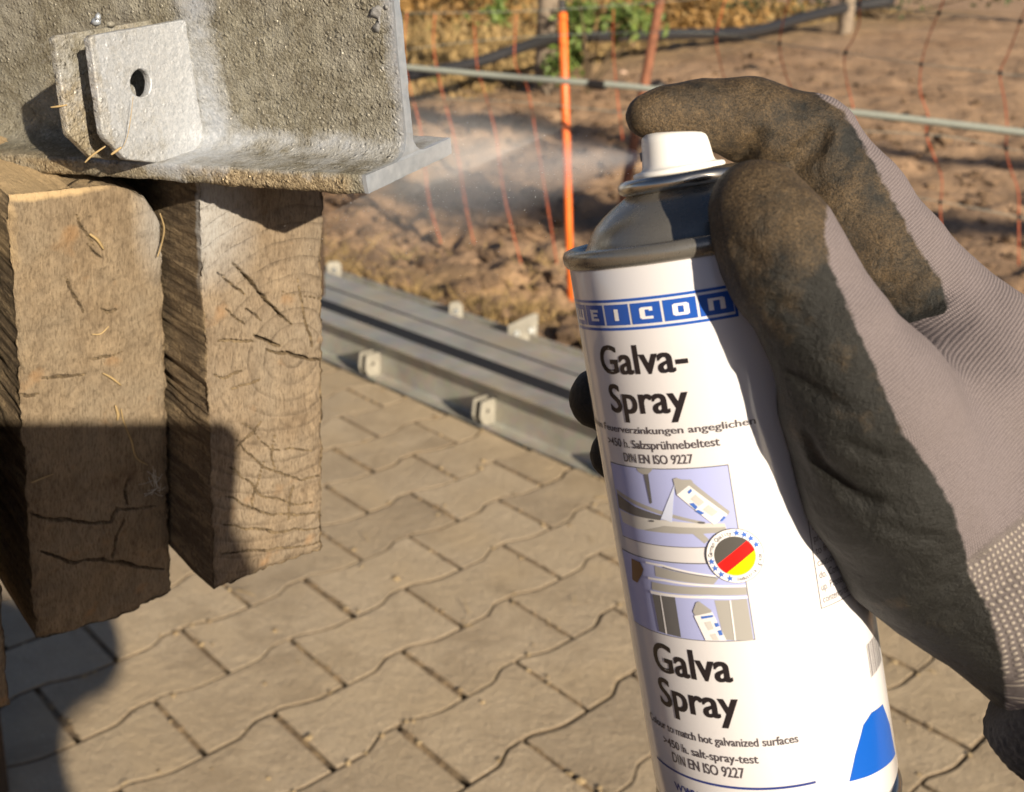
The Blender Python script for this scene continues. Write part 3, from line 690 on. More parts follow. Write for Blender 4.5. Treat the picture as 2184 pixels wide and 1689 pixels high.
sandm = np.clip((.0062-base[...,2])/.002, 0, 1)*np.clip((.0015-base[...,1])/.0015, 0, 1)*np.clip(fbm(base*np.array([30,60,60]), 3, 4)*1.3+.45, 0, 1)
sandm = np.maximum(sandm, .8*np.clip(fbm(base*np.array([14,40,40]), 3, 8)-.15, 0, 1)*(base[...,2] < .03)*np.clip((base[...,0]-.05)/.05, 0, 1))
sandm *= np.clip((base[...,0]-.004)/.004, 0, 1)
amp = .00022*fbm(base*200, 2, 1)+.0006*np.clip(fbm(base*230, 2, 2)-.35, 0, 2)*(base[...,0] > .006)
amp = amp*(1-.6*nearw[:, None]) + sandm*(.0002+.0006*np.abs(fbm(base*170, 2, 6)))
sgn = 1.0 if ((prof-Pc)*nrm2).sum() > 0 else -1.0
VV[..., 1] += sgn*nrm2[None, :, 0]*amp; VV[..., 2] += sgn*nrm2[None, :, 1]*amp
VV[0, :, 0] += .0004*fbm(base[0]*500, 2, 3)
idx = np.arange(len(xs)*n).reshape(len(xs), n)
Fc = np.stack([idx[:-1], np.roll(idx, -1, 1)[:-1], np.roll(idx, -1, 1)[1:], idx[1:]], -1).reshape(-1, 4)
sec = mesh('section', VV.reshape(-1, 3), Fc, m_beam, smooth=True)
bmx = frame_matrix(e1, e2, e3, BO); sec.data.update()
bm = bmesh.new(); bm.from_mesh(sec.data); bmesh.ops.recalc_face_normals(bm, faces=bm.faces); bm.to_mesh(sec.data); bm.free()
B_ = base.reshape(-1, 3)
# how much fresh paint: around the bracket, low on the web and at the cut end
pb_ = lambda y, z: 1
paint = .95*np.exp(-B_[:,0]/.006)
paint = np.maximum(paint, .70*np.exp(-((B_[:,0]-.080)/.012)**2)*np.exp(-np.clip((B_[:,2]-.05)/.018, 0, 9)**2)*(B_[:,2] > .004))
paint = np.maximum(paint, .60*np.exp(-((B_[:,2]-.008)/.008)**2)*np.exp(-np.clip((B_[:,0]-.10)/.05, 0, 9)**2))
paint = np.maximum(paint, .42*np.clip((B_[:,2]-.052)/.02, 0, 1)*np.clip((.10-B_[:,0])/.06, 0, 1))
paint += .30*fbm(B_*26, 3, 12)
at_ = sec.data.attributes.new('paint', 'FLOAT', 'POINT'); at_.data.foreach_set('value', np.clip(paint, 0, 1).astype(np.float32))
at_ = sec.data.attributes.new('sand', 'FLOAT', 'POINT'); at_.data.foreach_set('value', np.clip(sandm.reshape(-1), 0, 1).astype(np.float32))
sec.parent = beam; sec.matrix_parent_inverse = Matrix.Translation(beam.location).inverted(); sec.matrix_basis = bmx
# cut end: a slightly proud skin of wet zinc paint
cap_prof = prof; ev = [(-.0004+.00025*float(fbm(np.array([[p[0]*300, p[1]*300, 1.]]), 2)[0]), p[0], p[1]) for p in cap_prof]
me = bpy.data.meshes.new('cut_end'); me.from_pydata([tuple(map(float, q)) for q in ev], [], [tuple(range(len(ev)))]); me.update()
bm = bmesh.new(); bm.from_mesh(me); bmesh.ops.triangulate(bm, faces=bm.faces, ngon_method='EAR_CLIP')
ret = bmesh.ops.extrude_face_region(bm, geom=bm.faces[:]); vs = [g for g in ret['geom'] if isinstance(g, bmesh.types.BMVert)]
bmesh.ops.translate(bm, vec=(.0014, 0, 0), verts=vs); bmesh.ops.recalc_face_normals(bm, faces=bm.faces)
for v_ in bm.verts:
    q = np.array(v_.co[1:]); 
bm.to_mesh(me); bm.free()
ce = obj('cut_end', me, m_zinc); ce.parent = beam; ce.matrix_parent_inverse = Matrix.Translation(beam.location).inverted(); ce.matrix_basis = bmx @ Matrix.Diagonal((1,1.004,1.004,1))
# weld spatter at the cut edge
def weldf(G):
    d = None
    for i, (x, z, r) in enumerate([(.0035,.068,.0013),(.0055,.066,.0015),(.0045,.062,.0012),(.0028,.058,.0011),(.0022,.054,.0010),(.0055,.0535,.0014),(.0065,.0515,.0013),(.0058,.0492,.0011),(.0065,.0472,.0009),(.0035,.071,.0016),(.007,.070,.0013),(.0025,.065,.0012)]):
        c = V3(x, BW/2-BWT/2, z); e = np.linalg.norm((G-c)*np.array([1,1.3,1]), axis=-1)-r; d = e if d is None else smin(d, e, .0015)
    return d+.0009*fbm(G*420, 3)
wv, wf = surface_nets(weldf, (0,.018,.040), (.014,.030,.080), .0005)
wb = mesh('weld_spatter', wv, wf, mat_simple('dark_zinc_blob', (.15,.15,.15), .6, .1, .4, 300, .7, 900, .0004), smooth=True); wb.parent = beam; wb.matrix_parent_inverse = Matrix.Translation(beam.location).inverted(); wb.matrix_basis = bmx
# bracket plates (clevis)
yw = BW/2-BWT/2
pts = [(yw, BT), (yw, .0505), (-.0170, .0507), (-.0182, .0500), (-.0202, .0205), (-.0195, .0190), (-.0125, .0104), (.0015, BT+.0002)]
for i, (al, lab) in enumerate(((.0853+.0013, 'sprayed front bracket plate with a round hole'), (.1020, 'sandy rear bracket plate half in shade'))):
    org = bl(al, 0, 0); me = plate_poly(pts, .0030, org, e2, e3, e1*-1, .0005, hole=(-.0004, .0332, .0051))
    po = obj('bracket_plate', me, m_beam); child(po, beam); po['label'] = lab
    # plates need their own paint attribute
    bm = bmesh.new(); bm.from_mesh(me); bmesh.ops.triangulate(bm, faces=bm.faces)
    for _ in range(7):
        ed = [e for e in bm.edges if e.calc_length() > .0016]
        if not ed: break
        bmesh.ops.subdivide_edges(bm, edges=ed, cuts=1); bmesh.ops.triangulate(bm, faces=[f for f in bm.faces if len(f.verts) > 3])
    bm.to_mesh(me); bm.free()
    co = np.empty(len(me.vertices)*3); me.vertices.foreach_get('co', co); co = co.reshape(-1, 3); L_ = (co-BO)@np.stack([e1, e2, e3], 1)
    nrm_ = np.empty(len(me.vertices)*3); me.vertices.foreach_get('normal', nrm_); co += nrm_.reshape(-1, 3)*(.00016*fbm(L_*420, 3, 2+i))[:, None]; me.vertices.foreach_set('co', co.ravel().astype(np.float32)); me.update()
    if i == 0: pa = .72+.35*np.clip((L_[:,1]-.004)/.02, 0, 1)-.22*(L_[:,1] < -.0165); sd = .6*np.clip((-.016-L_[:,1])/.003, 0, 1)*np.clip(fbm(L_*90, 3)+.5, 0, 1)
    else: pa = .42+0*L_[:,0]; sd = .45*np.clip(fbm(L_*70, 3)+.45, 0, 1)
    pa = pa+.16*fbm(L_*60, 3, 5)
    for nm, ar in (('paint', pa), ('sand', sd)):
        q = me.attributes.new(nm, 'FLOAT', 'POINT'); q.data.foreach_set('value', np.clip(ar, 0, 1).astype(np.float32))
    me.materials.clear(); me.materials.append(m_beam)
# small silver lump on top of the bracket
kk = []; lump(bl(.106, .005, .0530), (.0024,.0015,.0017), 9, kk); child(mesh('weld_bead', *kk[0], m_zinc, smooth=True), beam); kk = []; lump(bl(.1045, .005, .0545), (.0012,.0012,.0016), 2, kk); child(mesh('weld_bead', *kk[0], m_zinc, smooth=True), beam)
kk = []; lump(bl(.100, .006, .0520), (.003,.0015,.0012), 12, kk); child(mesh('weld_bead', *kk[0], m_beam, smooth=True), beam)

def seg_dist(P, a, b):
    ba = b-a; t = np.clip(((P-a)@ba)/(ba@ba), 0, 1); return np.linalg.norm(P-a-t[..., None]*ba, axis=-1), t
def timber(name, label, BLp, BLd, TLp, ang, BRx, TRx, L, cracks, zinc, sandtop, round_tr, seed, m, ring=None, top_z=None, step=.0005, chip=.0007, bulge=0, top_y=None):
    """end face given by its near (left) edge in the picture; across runs at `ang`, the timber runs back to the left"""
    u = V3(math.cos(math.radians(ang)), math.sin(math.radians(ang)), 0)
    def place(BLd):
        BLw = at(*BLp, BLd); r = ray(*TLp); D = ((BLw-CAM)@u)/(r@u); upv = unit(CAM+r*D-BLw); return BLw, upv, ((BO-BLw)@e3)/(upv@e3)
    if top_y is not None:                               # how far off, so that its top edge shows at this height
        lo_, hi_ = .30, .60
        for _ in range(40):
            BLd = (lo_+hi_)/2; BLw, upv, tt = place(BLd); c = CR.T@(BLw+upv*tt-CAM); yy = c[1]/c[2]*F2+PY
            if yy > top_y: lo_ = BLd
            else: hi_ = BLd
        print('timber at', BLd)
    BLw, upv, tt = place(BLd)
    if top_z is None: Hh = tt-.0004                      # reach up to the underside of the beam
    else: Hh = top_z
    ax = unit(np.cross(upv, u)); ax = ax if ax[1] > 0 else -ax
    pn = np.cross(u, upv)
    br = hit(*BRx, BLw, pn); tr = hit(*TRx, BLw, pn); Wd = .5*((br-BLw)@u+(tr-BLw)@u)
    nx, nz = int(Wd/step), int(Hh/step)
    X, Z = np.meshgrid(np.linspace(0, Wd, nx+1), np.linspace(0, Hh, nz+1), indexing='ij')
    # taper so that both right-hand corners fall where they are
    wz = np.interp(Z, [0, Hh], [(br-BLw)@u, (tr-BLw)@u]); X = X/Wd*wz
    P3 = np.stack([X, Z*0, Z], -1)
    # rounded top right corner
    if round_tr:
        rr = round_tr; cxr = wz-rr; dx = np.clip(X-cxr, 0, None); 
        topl = np.where(dx > 0, Hh-rr+np.sqrt(np.clip(rr*rr-dx*dx, 0, None)), Hh); lim = np.clip(topl/Hh, .2, 1); Z2 = Z*lim
        P3[..., 2] = Z2
    bd = np.minimum(np.minimum(X, wz-X), np.minimum(Z, Hh-Z))
    disp = .00028*fbm(P3*330+seed, 3, seed)+.0005*fbm(P3*70+seed, 3, seed+3)
    disp += -.0016*np.exp(-bd/.0018)+.0007*np.exp(-bd/.004)*fbm(P3*200, 3, seed+5)
    for path, wd, dp in cracks:
        q = [hit(*p, BLw, pn)-BLw for p in path]; q = [V3(a@u, 0, a@upv) for a in q]
        jit = P3+np.stack([.0009*fbm(P3*140, 3, seed+7), 0*X, .0009*fbm(P3*140+9, 3, seed+8)], -1)
        ln = np.cumsum([0]+[np.linalg.norm(b-a) for a, b in zip(q[:-1], q[1:])]); cd_ = np.zeros_like(X)
        for i, (a, b) in enumerate(zip(q[:-1], q[1:])):
            d, t = seg_dist(jit, a, b); tt_ = (ln[i]+t*(ln[i+1]-ln[i]))/ln[-1]; wv2 = wd*(.15+.85*np.sin(np.pi*np.clip(tt_*.94+.03, 0, 1))**.7)*(1+.5*vnoise(P3*420, seed+31))
            cd_ = np.maximum(cd_, 2.3*dp*np.clip(1-d/np.maximum(wv2*.6, 1e-5), 0, 1)**.7)
        disp -= cd_
    P3[..., 1] = -disp
    # ragged outline
    rag = chip*fbm(P3*130+seed, 4, seed+11)+chip*.7*fbm(P3*500+seed, 2, seed+12)
    edge = np.exp(-bd/.0022)
    P3[..., 0] += edge*rag*np.where(X > wz/2, 1, -.7); P3[..., 2] += edge*rag*np.where(Z < Hh*.5, -1.1, 0)
    if bulge: P3[..., 2] -= bulge*np.clip(1-Z/.03, 0, 1)*np.sin(np.clip(X/wz, 0, 1)*3.1)
    idx = np.arange((nx+1)*(nz+1)).reshape(nx+1, nz+1)
    Fq = np.stack([idx[:-1,:-1], idx[1:,:-1], idx[1:,1:], idx[:-1,1:]], -1).reshape(-1, 4)
    ringi = np.concatenate([idx[:, 0], idx[-1, 1:], idx[::-1, -1][1:], idx[0, ::-1][1:-1]])
    V = P3.reshape(-1, 3); R0 = V[ringi]; steps = np.concatenate([np.array([.0008,.002,.0035,.0055,.008]), np.arange(.011, .10, .003), np.arange(.11, .3, .02), [.5, L]])
    allV = [V]; Fs = [Fq]; prev = ringi; off = len(V); nR = len(ringi)
    cc = R0.mean(0); 
    for s in steps:
        Rn = R0.copy(); Rn[:, 1] = s
        rough = .0010*fbm(Rn*np.array([220, 26, 220])+seed, 4, seed+20)+.0009*fbm(Rn*np.array([60, 12, 60])+seed, 3, seed+22)-.0018*np.clip(fbm(Rn*np.array([40,14,90])+seed, 3, seed+24)-.35, 0, 1)
        dirn = Rn-cc; dirn[:, 1] = 0; Rn += dirn/np.linalg.norm(dirn, axis=1)[:, None]*rough[:, None]*min(1, s/.004)
        Rn[:, 2] = np.minimum(Rn[:, 2], Hh-.0003)
        ids = np.arange(off, off+nR); allV.append(Rn); Fs.append(np.stack([prev, ids, np.roll(ids, -1), np.roll(prev, -1)], 1)); prev = ids; off += nR
    VA = np.concatenate(allV); FA = [tuple(q) for q in np.concatenate(Fs)[:, ::-1]]+[tuple(prev)]
    o = mesh(name, VA, FA, m, smooth=True); o.matrix_world = frame_matrix(u, ax, upv, BLw)
    z_ = zinc(VA, Hh, Wd) if zinc else np.zeros(len(VA)); s_ = sandtop(VA, Hh, Wd) if sandtop else np.zeros(len(VA))
    for nm, ar in (('zinc', z_), ('sandy', s_)):
        q = o.data.attributes.new(nm, 'FLOAT', 'POINT'); q.data.foreach_set('value', np.clip(ar, 0, 1).astype(np.float32))
    bm = bmesh.new(); bm.from_mesh(o.data); bmesh.ops.recalc_face_normals(bm, faces=bm.faces); bm.to_mesh(o.data); bm.free()
    tag(o, label, 'timber', 'old timbers carrying the beam'); return o, BLw, u, upv, ax, Hh, Wd
cR = [([(500,563),(547,616),(587,663),(620,693)], .0009, .0035), ([(460,580),(490,606),(520,630)], .0006, .0018), ([(463,723),(500,727),(537,731)], .0008, .003),
      ([(540,718),(597,735)], .0009, .0035), ([(567,745),(615,752),(660,766),(702,768)], .0010, .004), ([(457,803),(485,800),(513,792)], .0007, .002),
      ([(633,593),(650,680),(663,746)], .0006, .0015), ([(490,826),(530,815),(555,805)], .0006, .0018), ([(500,960),(540,925),(560,900)], .0006, .0018),
      ([(625,1030),(618,1080),(612,1110)], .0006, .002), ([(560,985),(545,1040),(535,1085)], .0005, .0015), ([(600,620),(700,640)], .0003, .0006), ([(588,925),(580,980),(590,1010)], .0005, .0012),
      ([(480,660),(520,690)], .0005, .0015), ([(520,655),(560,690)], .0005, .0014), ([(505,940),(560,1000),(640,1022),(690,1012)], .0005, .0010), ([(480,990),(560,1055),(640,1075),(690,1068)], .0005, .0010), ([(480,1060),(580,1100),(690,1095)], .0006, .0012), ([(475,1120),(580,1135),(690,1130)], .0006, .0013), ([(470,1180),(580,1175),(690,1160)], .0006, .0013), ([(520,900),(580,958),(690,960)], .0004, .0008)]
cL = [([(90,805),(150,800),(180,797)], .0008, .002), ([(140,590),(170,640),(178,668)], .0007, .0018), ([(195,765),(240,758),(260,752)], .0006, .0015), ([(185,520),(215,550)], .0007, .002),
      ([(70,1100),(150,1110),(230,1115),(250,1085),(330,1080)], .0010, .0035), ([(90,1180),(160,1200),(220,1190),(300,1205),(350,1212)], .0010, .0035), ([(275,1020),(270,1075)], .0008, .0025), ([(240,1185),(250,1140),(262,1110)], .0007, .002),
      ([(30,845),(60,848),(90,840)], .0007, .002), ([(165,455),(185,500),(200,520)], .0006, .0016), ([(215,660),(225,668),(250,655)], .0006, .0015)]
def zR(V, H, W): return np.clip(1-np.abs(V[:,0]+.1*0)/.026, 0, 1)*np.clip((V[:,2]-(H-.050))/.028, 0, 1)*(V[:,1] < .004)*1.25
def zL(V, H, W): return (np.clip((V[:,0]-W*.72)/(W*.25), 0, 1)*np.clip((V[:,2]-(H-.048))/.03, 0, 1)*(V[:,1] < .003))*.85
def sL(V, H, W): return np.maximum(np.clip((V[:,2]-(H-.0042))/.003, 0, 1)*np.clip(1.5-V[:,0]/(W*.6), 0, 1), .55*np.clip(1-V[:,0]/.008, 0, 1)*np.clip((V[:,2]-(H-.045))/.02, 0, 1))
m_woodR = mat_wood(.036, .093, (1,1,1), 'split_end_grain', .62); m_woodL = mat_wood(.09, .02, (.95,.94,.90), 'sandy_end_grain', .22)
tR = timber('timber', 'right-hand timber with cracked end grain and growth rings under the beam end', (460,1255), .437, (430,430), 41.3, (688,1172), (688,430), 1.0, cR, zR, None, .006, 3, m_woodR)
tL = timber('timber', 'left-hand timber with sandy top and rounded upper corner under the bracket', (78,1362), .405, (18,420), 41.0, (366,1240), (344,430), 1.0, cL, zL, sL, .022, 5, m_woodL, bulge=.004, top_y=414)
tT = timber('timber', 'third timber just showing at the left edge, behind the left-hand one', (-120,1560), .40, (-190,640), 43.0, (20,1490), (-40,640), 1.0, [], None, None, .004, 8, m_woodL, step=.0016)
# trestle that carries the timbers, out of the picture but for one leg
lg = onz(78, 1662); m_leg = mat_wood(.03, .03, (.22,.17,.13), 'trestle_wood')
tre = empty('trestle', lg, label='brown wooden trestle leg standing on the paving in the shade at the left edge', cat='trestle')
for k, off in enumerate((0, -.62)):
    o_ = lg+d1*(off-.105); v, f = box_mesh((0,0,0), V3(1,0,0), V3(0,1,0), V3(0,0,1), .075, .06, .50); lo = mesh('leg', v, f, m_leg); lo.matrix_world = frame_matrix(d1, -d2, UPZ, o_); child(lo, tre)
tb = min((P[1]+P[4]*.75)[2] for P in (tR, tL, tT)) - .002
v, f = box_mesh((0,0,0), V3(1,0,0), V3(0,1,0), V3(0,0,1), 1.25, .08, max(.05, tb-.50)); lo = mesh('cross_bar', v, f, m_leg); lo.matrix_world = frame_matrix(d1, -d2, UPZ, lg+d1*-.85+UPZ*.50-d2*.0); child(lo, tre)

# straw and twigs on the timbers and bracket
def straw(label, pts, d, r=.0004, m=None):
    q = smoothline([at(x, y, dd) for (x, y), dd in zip(pts, d if hasattr(d, '__len__') else [d]*len(pts))], 6)
    v, f = tube_mesh(q, [r*.62*(.5+.5*math.sin(3.14*(i+.6)/(len(q)+.2))) for i in range(len(q))], 5); tag(mesh('straw', v, f, m or m_straw, smooth=True), label, 'straw', 'bits of straw on timbers and beam')
def on_face(T, pts, lift=.0012):
    n_ = -T[4]; out = []
    for x, y in pts:
        r = ray(x, y); d = ((T[1]+n_*lift-CAM)@n_)/(r@n_); out.append(d)
    return out
def fstraw(label, T, pts, r=.0004, m=None, lift=.0012): straw(label, pts, on_face(T, pts, lift), r, m)
fstraw('long pale curved straw hanging in the gap between the two timbers', tL, [(341,455),(350,485),(346,515),(336,548)], .0006, None, .003)
fstraw('short tan straw near the top of the left timber', tL, [(191,499),(208,512),(221,532)], .0010)
fstraw('bent yellow straw splinter just above the shadow edge', tL, [(246,865),(252,885),(250,897)], .0010)
fstraw('straw splinter running down into the shadow on the left timber', tL, [(258,872),(264,900),(280,940),(290,975),(315,992)], .0006)
fstraw('thin straw halfway up the left timber', tL, [(219,796),(238,806),(258,822)], .0007)
fstraw('small hooked straw in the middle of the left timber', tL, [(196,713),(215,712),(232,696)], .0005)
fstraw('grey straw across the shaded left timber', tL, [(66,1030),(90,1020),(114,1011)], .0006)
fib = []
for i in range(16):
    a0 = random.uniform(0, 6.3); x0, y0 = 335+random.gauss(0,5), 1040+random.gauss(0,10); l = random.uniform(12, 34); q = [(x0,y0),(x0+l*.5*math.cos(a0),y0+l*.5*math.sin(a0)+2),(x0+l*math.cos(a0),y0+l*math.sin(a0))]
    fib.append(tube_mesh([at(x, y, d) for (x, y), d in zip(q, on_face(tL, q, .004))], .00012, 4))
tag(mesh('fibre_tuft', *join(fib), mat_simple('grey_fibre', (.4,.38,.33), .8)), 'tuft of fine grey fibres on the shaded right edge of the left timber', 'fibres', kind='stuff')
bd_ = (CR.T@(bl(.09, -.019, .03)-CAM))[2]
straw('thin curved hair of straw hanging from the bracket hole', [(284,205),(279,250),(272,290),(262,315)], bd_+.004, .0002)
straw('brown splinter lying across the foot of the bracket', [(237,330),(248,322),(259,314)], bd_-.001, .0008)
straw('pale splinter wedged between the bracket plates', [(181,347),(196,332),(225,312)], bd_+.002, .0006)
straw('twig sticking out left of the rear bracket plate', [(108,229),(125,227),(143,224)], bd_+.004, .0006)

# ================================================================== SPRAY CAN
CA = unit(V3(-.20065278, .19801545, .95944168)); CP = V3(.06138618, .26439138, .8612768-.1); R_ = .0325
fx = (CAM-CP)-CA*((CAM-CP)@CA); fx = unit(fx); ry = np.cross(CA, fx)     # fx towards the camera, ry to the right
if ry[0] < 0: ry = -ry
CMX = frame_matrix(fx, ry, CA, CP)
can = empty('spray_can', CP, label='white aerosol can with blue band and large black lettering, held in the gloved hand', cat='spray can')
can.matrix_world = CMX
def cpart(name, v, f, m, smooth=True, parent=None):
    o = mesh(name, v, f, m, smooth=smooth); o.parent = parent or can; return o
m_white = M('white_lacquer', .22, 0, (.66,.65,.67)); m_white.set('Coat Weight', .6); m_white.set('Coat Roughness', .06); m_white = m_white.m
m_tin = M('tinplate', .3, .7, (.27,.255,.225)); m_tin.set('Roughness', m_tin.ramp(m_tin.noise(300, 3, .6), [(.3, .22), (.7, .34)])); m_tin = m_tin.m
m_rim = M('bright_tin_rim', .27, 1.0, (.50,.48,.44)).m
m_cap = M('white_plastic', .3, 0, (.80,.79,.76)); m_cap.set('Subsurface Weight', 0.0); m_cap = m_cap.m
body = cpart('can_body', *lathe([(.030,-.0735),(.0316,-.0722),(R_,-.0700),(R_,-.05),(R_,0),(R_,.05),(R_,.0722),(.0318,.0732)], 160), m_white)
cpart('bottom_rim', *lathe([(.0285,-.0780),(.0312,-.0782),(.0326,-.0768),(.0329,-.0750),(.0324,-.0736),(.0316,-.0726),(.0300,-.0725)], 128), m_rim)
cpart('shoulder_rim', *lathe([(.0315,.0724),(.0330,.0729),(.0337,.0742),(.0338,.0758),(.0332,.0770),(.0320,.0775),(.0309,.0768),(.0303,.0760),(.0292,.0762)], 160), m_tin)
cpart('shoulder_cone', *lathe([(.0296,.0757),(.0282,.0762),(.0271,.0772),(.0264,.0786),(.0255,.0803),(.0240,.0822),(.0218,.0842),(.0192,.0861),(.0167,.0876),(.0148,.0887),(.0138,.0897),(.0130,.0900)], 160), m_tin)
cpart('mounting_cup', *lathe([(.0130,.0888),(.0152,.0890),(.0163,.0898),(.0166,.0909),(.0163,.0920),(.0154,.0927),(.0140,.0930),(.0118,.0929)], 128), m_rim)
# actuator button: bevelled, flat-fronted, slightly raked top
prof_ = [(.0118,.0928),(.0121,.0934),(.0119,.0941),(.0112,.0944),(.0101,.0945),(.0096,.0949),(.0093,.0958),(.0089,.099),(.0086,.1012),(.0083,.1023),(.0075,.1031),(.0060,.1034),(.002,.1035)]
nv, nf = lathe(prof_, 96); nv = [V3(*p) for p in nv]
for p in nv:
    if p[2] > .1: p[2] += -.0011*(p[1]/.0085)*(p[2]-.1)/.0033
act = cpart('spray_nozzle', nv, nf, m_cap)
ov, of = tube_mesh([V3(-.0*1,-.0086,.0985), V3(0,-.0094,.0985)], .0012, 12); cpart('orifice', ov, of, mat_simple('grey_orifice', (.25,.24,.22), .5), parent=act)

def pxl(x, y, R=R_):                    # picture point -> (angle, height) on the label
    r = unit(ray(x, y)); w0 = CAM-CP; rp = r-CA*(r@CA); wp = w0-CA*(w0@CA); A = rp@rp; B = 2*rp@wp; C = wp@wp-R*R
    D = max(B*B-4*A*C, 0); t = (-B-math.sqrt(D))/(2*A); q = w0+r*t; return math.atan2(q@ry, q@fx), float(q@CA)
def wrap(P, lev):
    r = R_+.00005*lev+.00003; return [(r*math.cos(a), r*math.sin(a), z) for a, z in P]
label_ = None
def decal_mesh(name, polys, m, lev, parent):
    bm = bmesh.new()
    for poly in polys:
        vs = [bm.verts.new((a*R_, z, 0)) for a, z in poly]
        try: bm.faces.new(vs)
        except ValueError: pass
    bmesh.ops.triangulate(bm, faces=bm.faces[:], ngon_method='EAR_CLIP')
    for _ in range(6):
        ed = [e for e in bm.edges if abs(e.verts[0].co.x-e.verts[1].co.x) > .0022]
        if not ed: break
        bmesh.ops.subdivide_edges(bm, edges=ed, cuts=1); bmesh.ops.triangulate(bm, faces=[f for f in bm.faces if len(f.verts) > 3])
    for f in bm.faces:
        if f.normal.z < 0: f.normal_flip()
    for v_ in bm.verts:
        a, z = v_.co.x/R_, v_.co.y; v_.co = wrap([(a, z)], lev)[0]
    me = bpy.data.meshes.new(name); bm.to_mesh(me); bm.free(); me.polygons.foreach_set('use_smooth', [True]*len(me.polygons)); o = obj(name, me, m); o.parent = parent; return o
def dpx(name, polys, m, lev, parent): return decal_mesh(name, [[pxl(*p) for p in q] for q in polys], m, lev, parent)
def rect(a0, a1, z0, z1): return [(a0,z0),(a1,z0),(a1,z1),(a0,z1)]
def text_mesh(s, bold=0.0):
    cu = bpy.data.curves.new('t', 'FONT'); cu.body = s; cu.offset = bold; cu.resolution_u = 4
    o = bpy.data.objects.new('t', cu); COL.objects.link(o); bpy.context.view_layer.update()
    me = bpy.data.meshes.new_from_object(o.evaluated_get(bpy.context.evaluated_depsgraph_get())); bpy.data.objects.remove(o); bpy.data.curves.remove(cu)
    co = np.empty(len(me.vertices)*3); me.vertices.foreach_get('co', co); return me, co.reshape(-1, 3)
def text(name, s, a0, a1, zb, cap, m, lev, parent, bold=.012, heavy=0):
    """text from angle a0 to a1, baseline height zb, capital height cap"""
    me, co = text_mesh(s, bold); x0, x1 = co[:,0].min(), co[:,0].max(); k = cap/.70
    if a1 is None: a1 = a0+(x1-x0)*k*.72/R_
    A = a0+(co[:,0]-x0)/(x1-x0)*(a1-a0); Z = zb+co[:,1]*k
    me.vertices.foreach_set('co', np.array(wrap(list(zip(A, Z)), lev)).ravel().astype(np.float32)); me.update(); me.name = name
    o = obj(name, me, m); o.parent = parent
    if heavy:                           # heavier stems
        me2 = me.copy(); c2 = np.array(wrap(list(zip(A+heavy/R_, Z)), lev+.5)); me2.vertices.foreach_set('co', c2.ravel().astype(np.float32)); me2.update(); o2 = obj(name, me2, m); o2.parent = parent
    return o
m_blue = mat_flat('label_blue', (.012, .085, .42)); m_navy = mat_flat('label_navy', (.015,.035,.20)); m_blk = mat_flat('label_black', (.012,.010,.014)); m_wht = mat_flat('label_white', (.80,.79,.80))
m_lil = mat_flat('label_lilac', (.40,.44,.74)); m_g1 = mat_flat('label_grey', (.36,.35,.33)); m_g2 = mat_flat('label_dark_grey', (.12,.12,.125)); m_g3 = mat_flat('label_pale_grey', (.58,.57,.55))
m_red = mat_flat('label_red', (.78,.012,.01)); m_yel = mat_flat('label_yellow', (.85,.66,.0)); m_brn = mat_flat('label_rust', (.16,.085,.04)); m_txt = mat_flat('label_grey_text', (.075,.065,.075)); m_pb = mat_flat('label_pale_blue', (.62,.68,.86)); m_bstar = mat_flat('label_star_blue', (.06,.16,.55)); m_lg = mat_flat('label_line_grey', (.11,.10,.11)); m_sky = mat_flat('label_bright_blue', (.005,.09,.45))
CB = lambda x, y: (1208.6+.29459*x, 568.8+.29459*y)
CC = lambda x, y: (1137.5+.3266*x, 1137.5+.3266*y)
CD = lambda x, y: (1265.5+.27344*x, 981.1+.27344*y)
# --- brand band
zl0 = pxl(*CB(480,458))[1]; zl1 = pxl(*CB(700,203))[1]; bandh = zl1-zl0; ar = pxl(*CB(1243,300))[0]
# cell boundaries measured on the band
def aB(x, y): return pxl(*CB(x, y))[0]
cells = [aB(273,345), aB(462,335), aB(697,315), aB(952,290)]; wcell = (cells[3]-cells[0])/3
edges = [cells[0]+wcell*i for i in range(-2, 6)]
a_l, a_r = edges[0]-.02, edges[6]+.015
band = decal_mesh('brand_band', [rect(a_l, a_r, zl0, zl0+.0007), rect(a_l, a_r, zl1-.0007, zl1), rect(a_r-.02, a_r, zl0, zl1)], m_blue, 1, body)
q0, q1 = zl0+.0013, zl1-.0013
decal_mesh('blue_tile', [rect(edges[i]+.010, edges[i+1]-.010, q0, q1) for i in range(5+1) if edges[i+1] < a_r+.03], m_blue, 1, body)
def glyph(i, shapes):                   # squares in a 10x10 cell
    a0, a1 = edges[i]+.010, edges[i+1]-.010; aw = a1-a0; zh = q1-q0
    return [[(a0+aw*x/10, q0+zh*y/10) for x, y in s] for s in shapes]
R4 = lambda x0, x1, y0, y1: [(x0,y0),(x1,y0),(x1,y1),(x0,y1)]
gl = glyph(0, [R4(2,3.4,2.2,7.8), R4(4.6,5.8,2.2,7.8), R4(7,8.4,2.2,7.8), R4(3.4,4.6,2.2,3.5), R4(5.8,7,2.2,3.5)])
gl += glyph(1, [R4(3,4.6,2.2,7.8), R4(4.6,7.4,2.2,3.5), R4(4.6,6.8,4.4,5.6), R4(4.6,7.4,6.5,7.8)])
gl += glyph(2, [R4(4.2,5.9,2.2,7.8)])
gl += glyph(3, [R4(3,4.8,2.6,7.4), R4(3.5,7.4,2.2,3.4), R4(3.5,7.4,6.6,7.8), R4(6.2,7.4,5.9,6.7)])
gl += glyph(4, [R4(2.8,4.4,2.6,7.4), R4(6.2,7.8,2.6,7.4), R4(3.3,7.3,2.2,3.4), R4(3.3,7.3,6.6,7.8)])
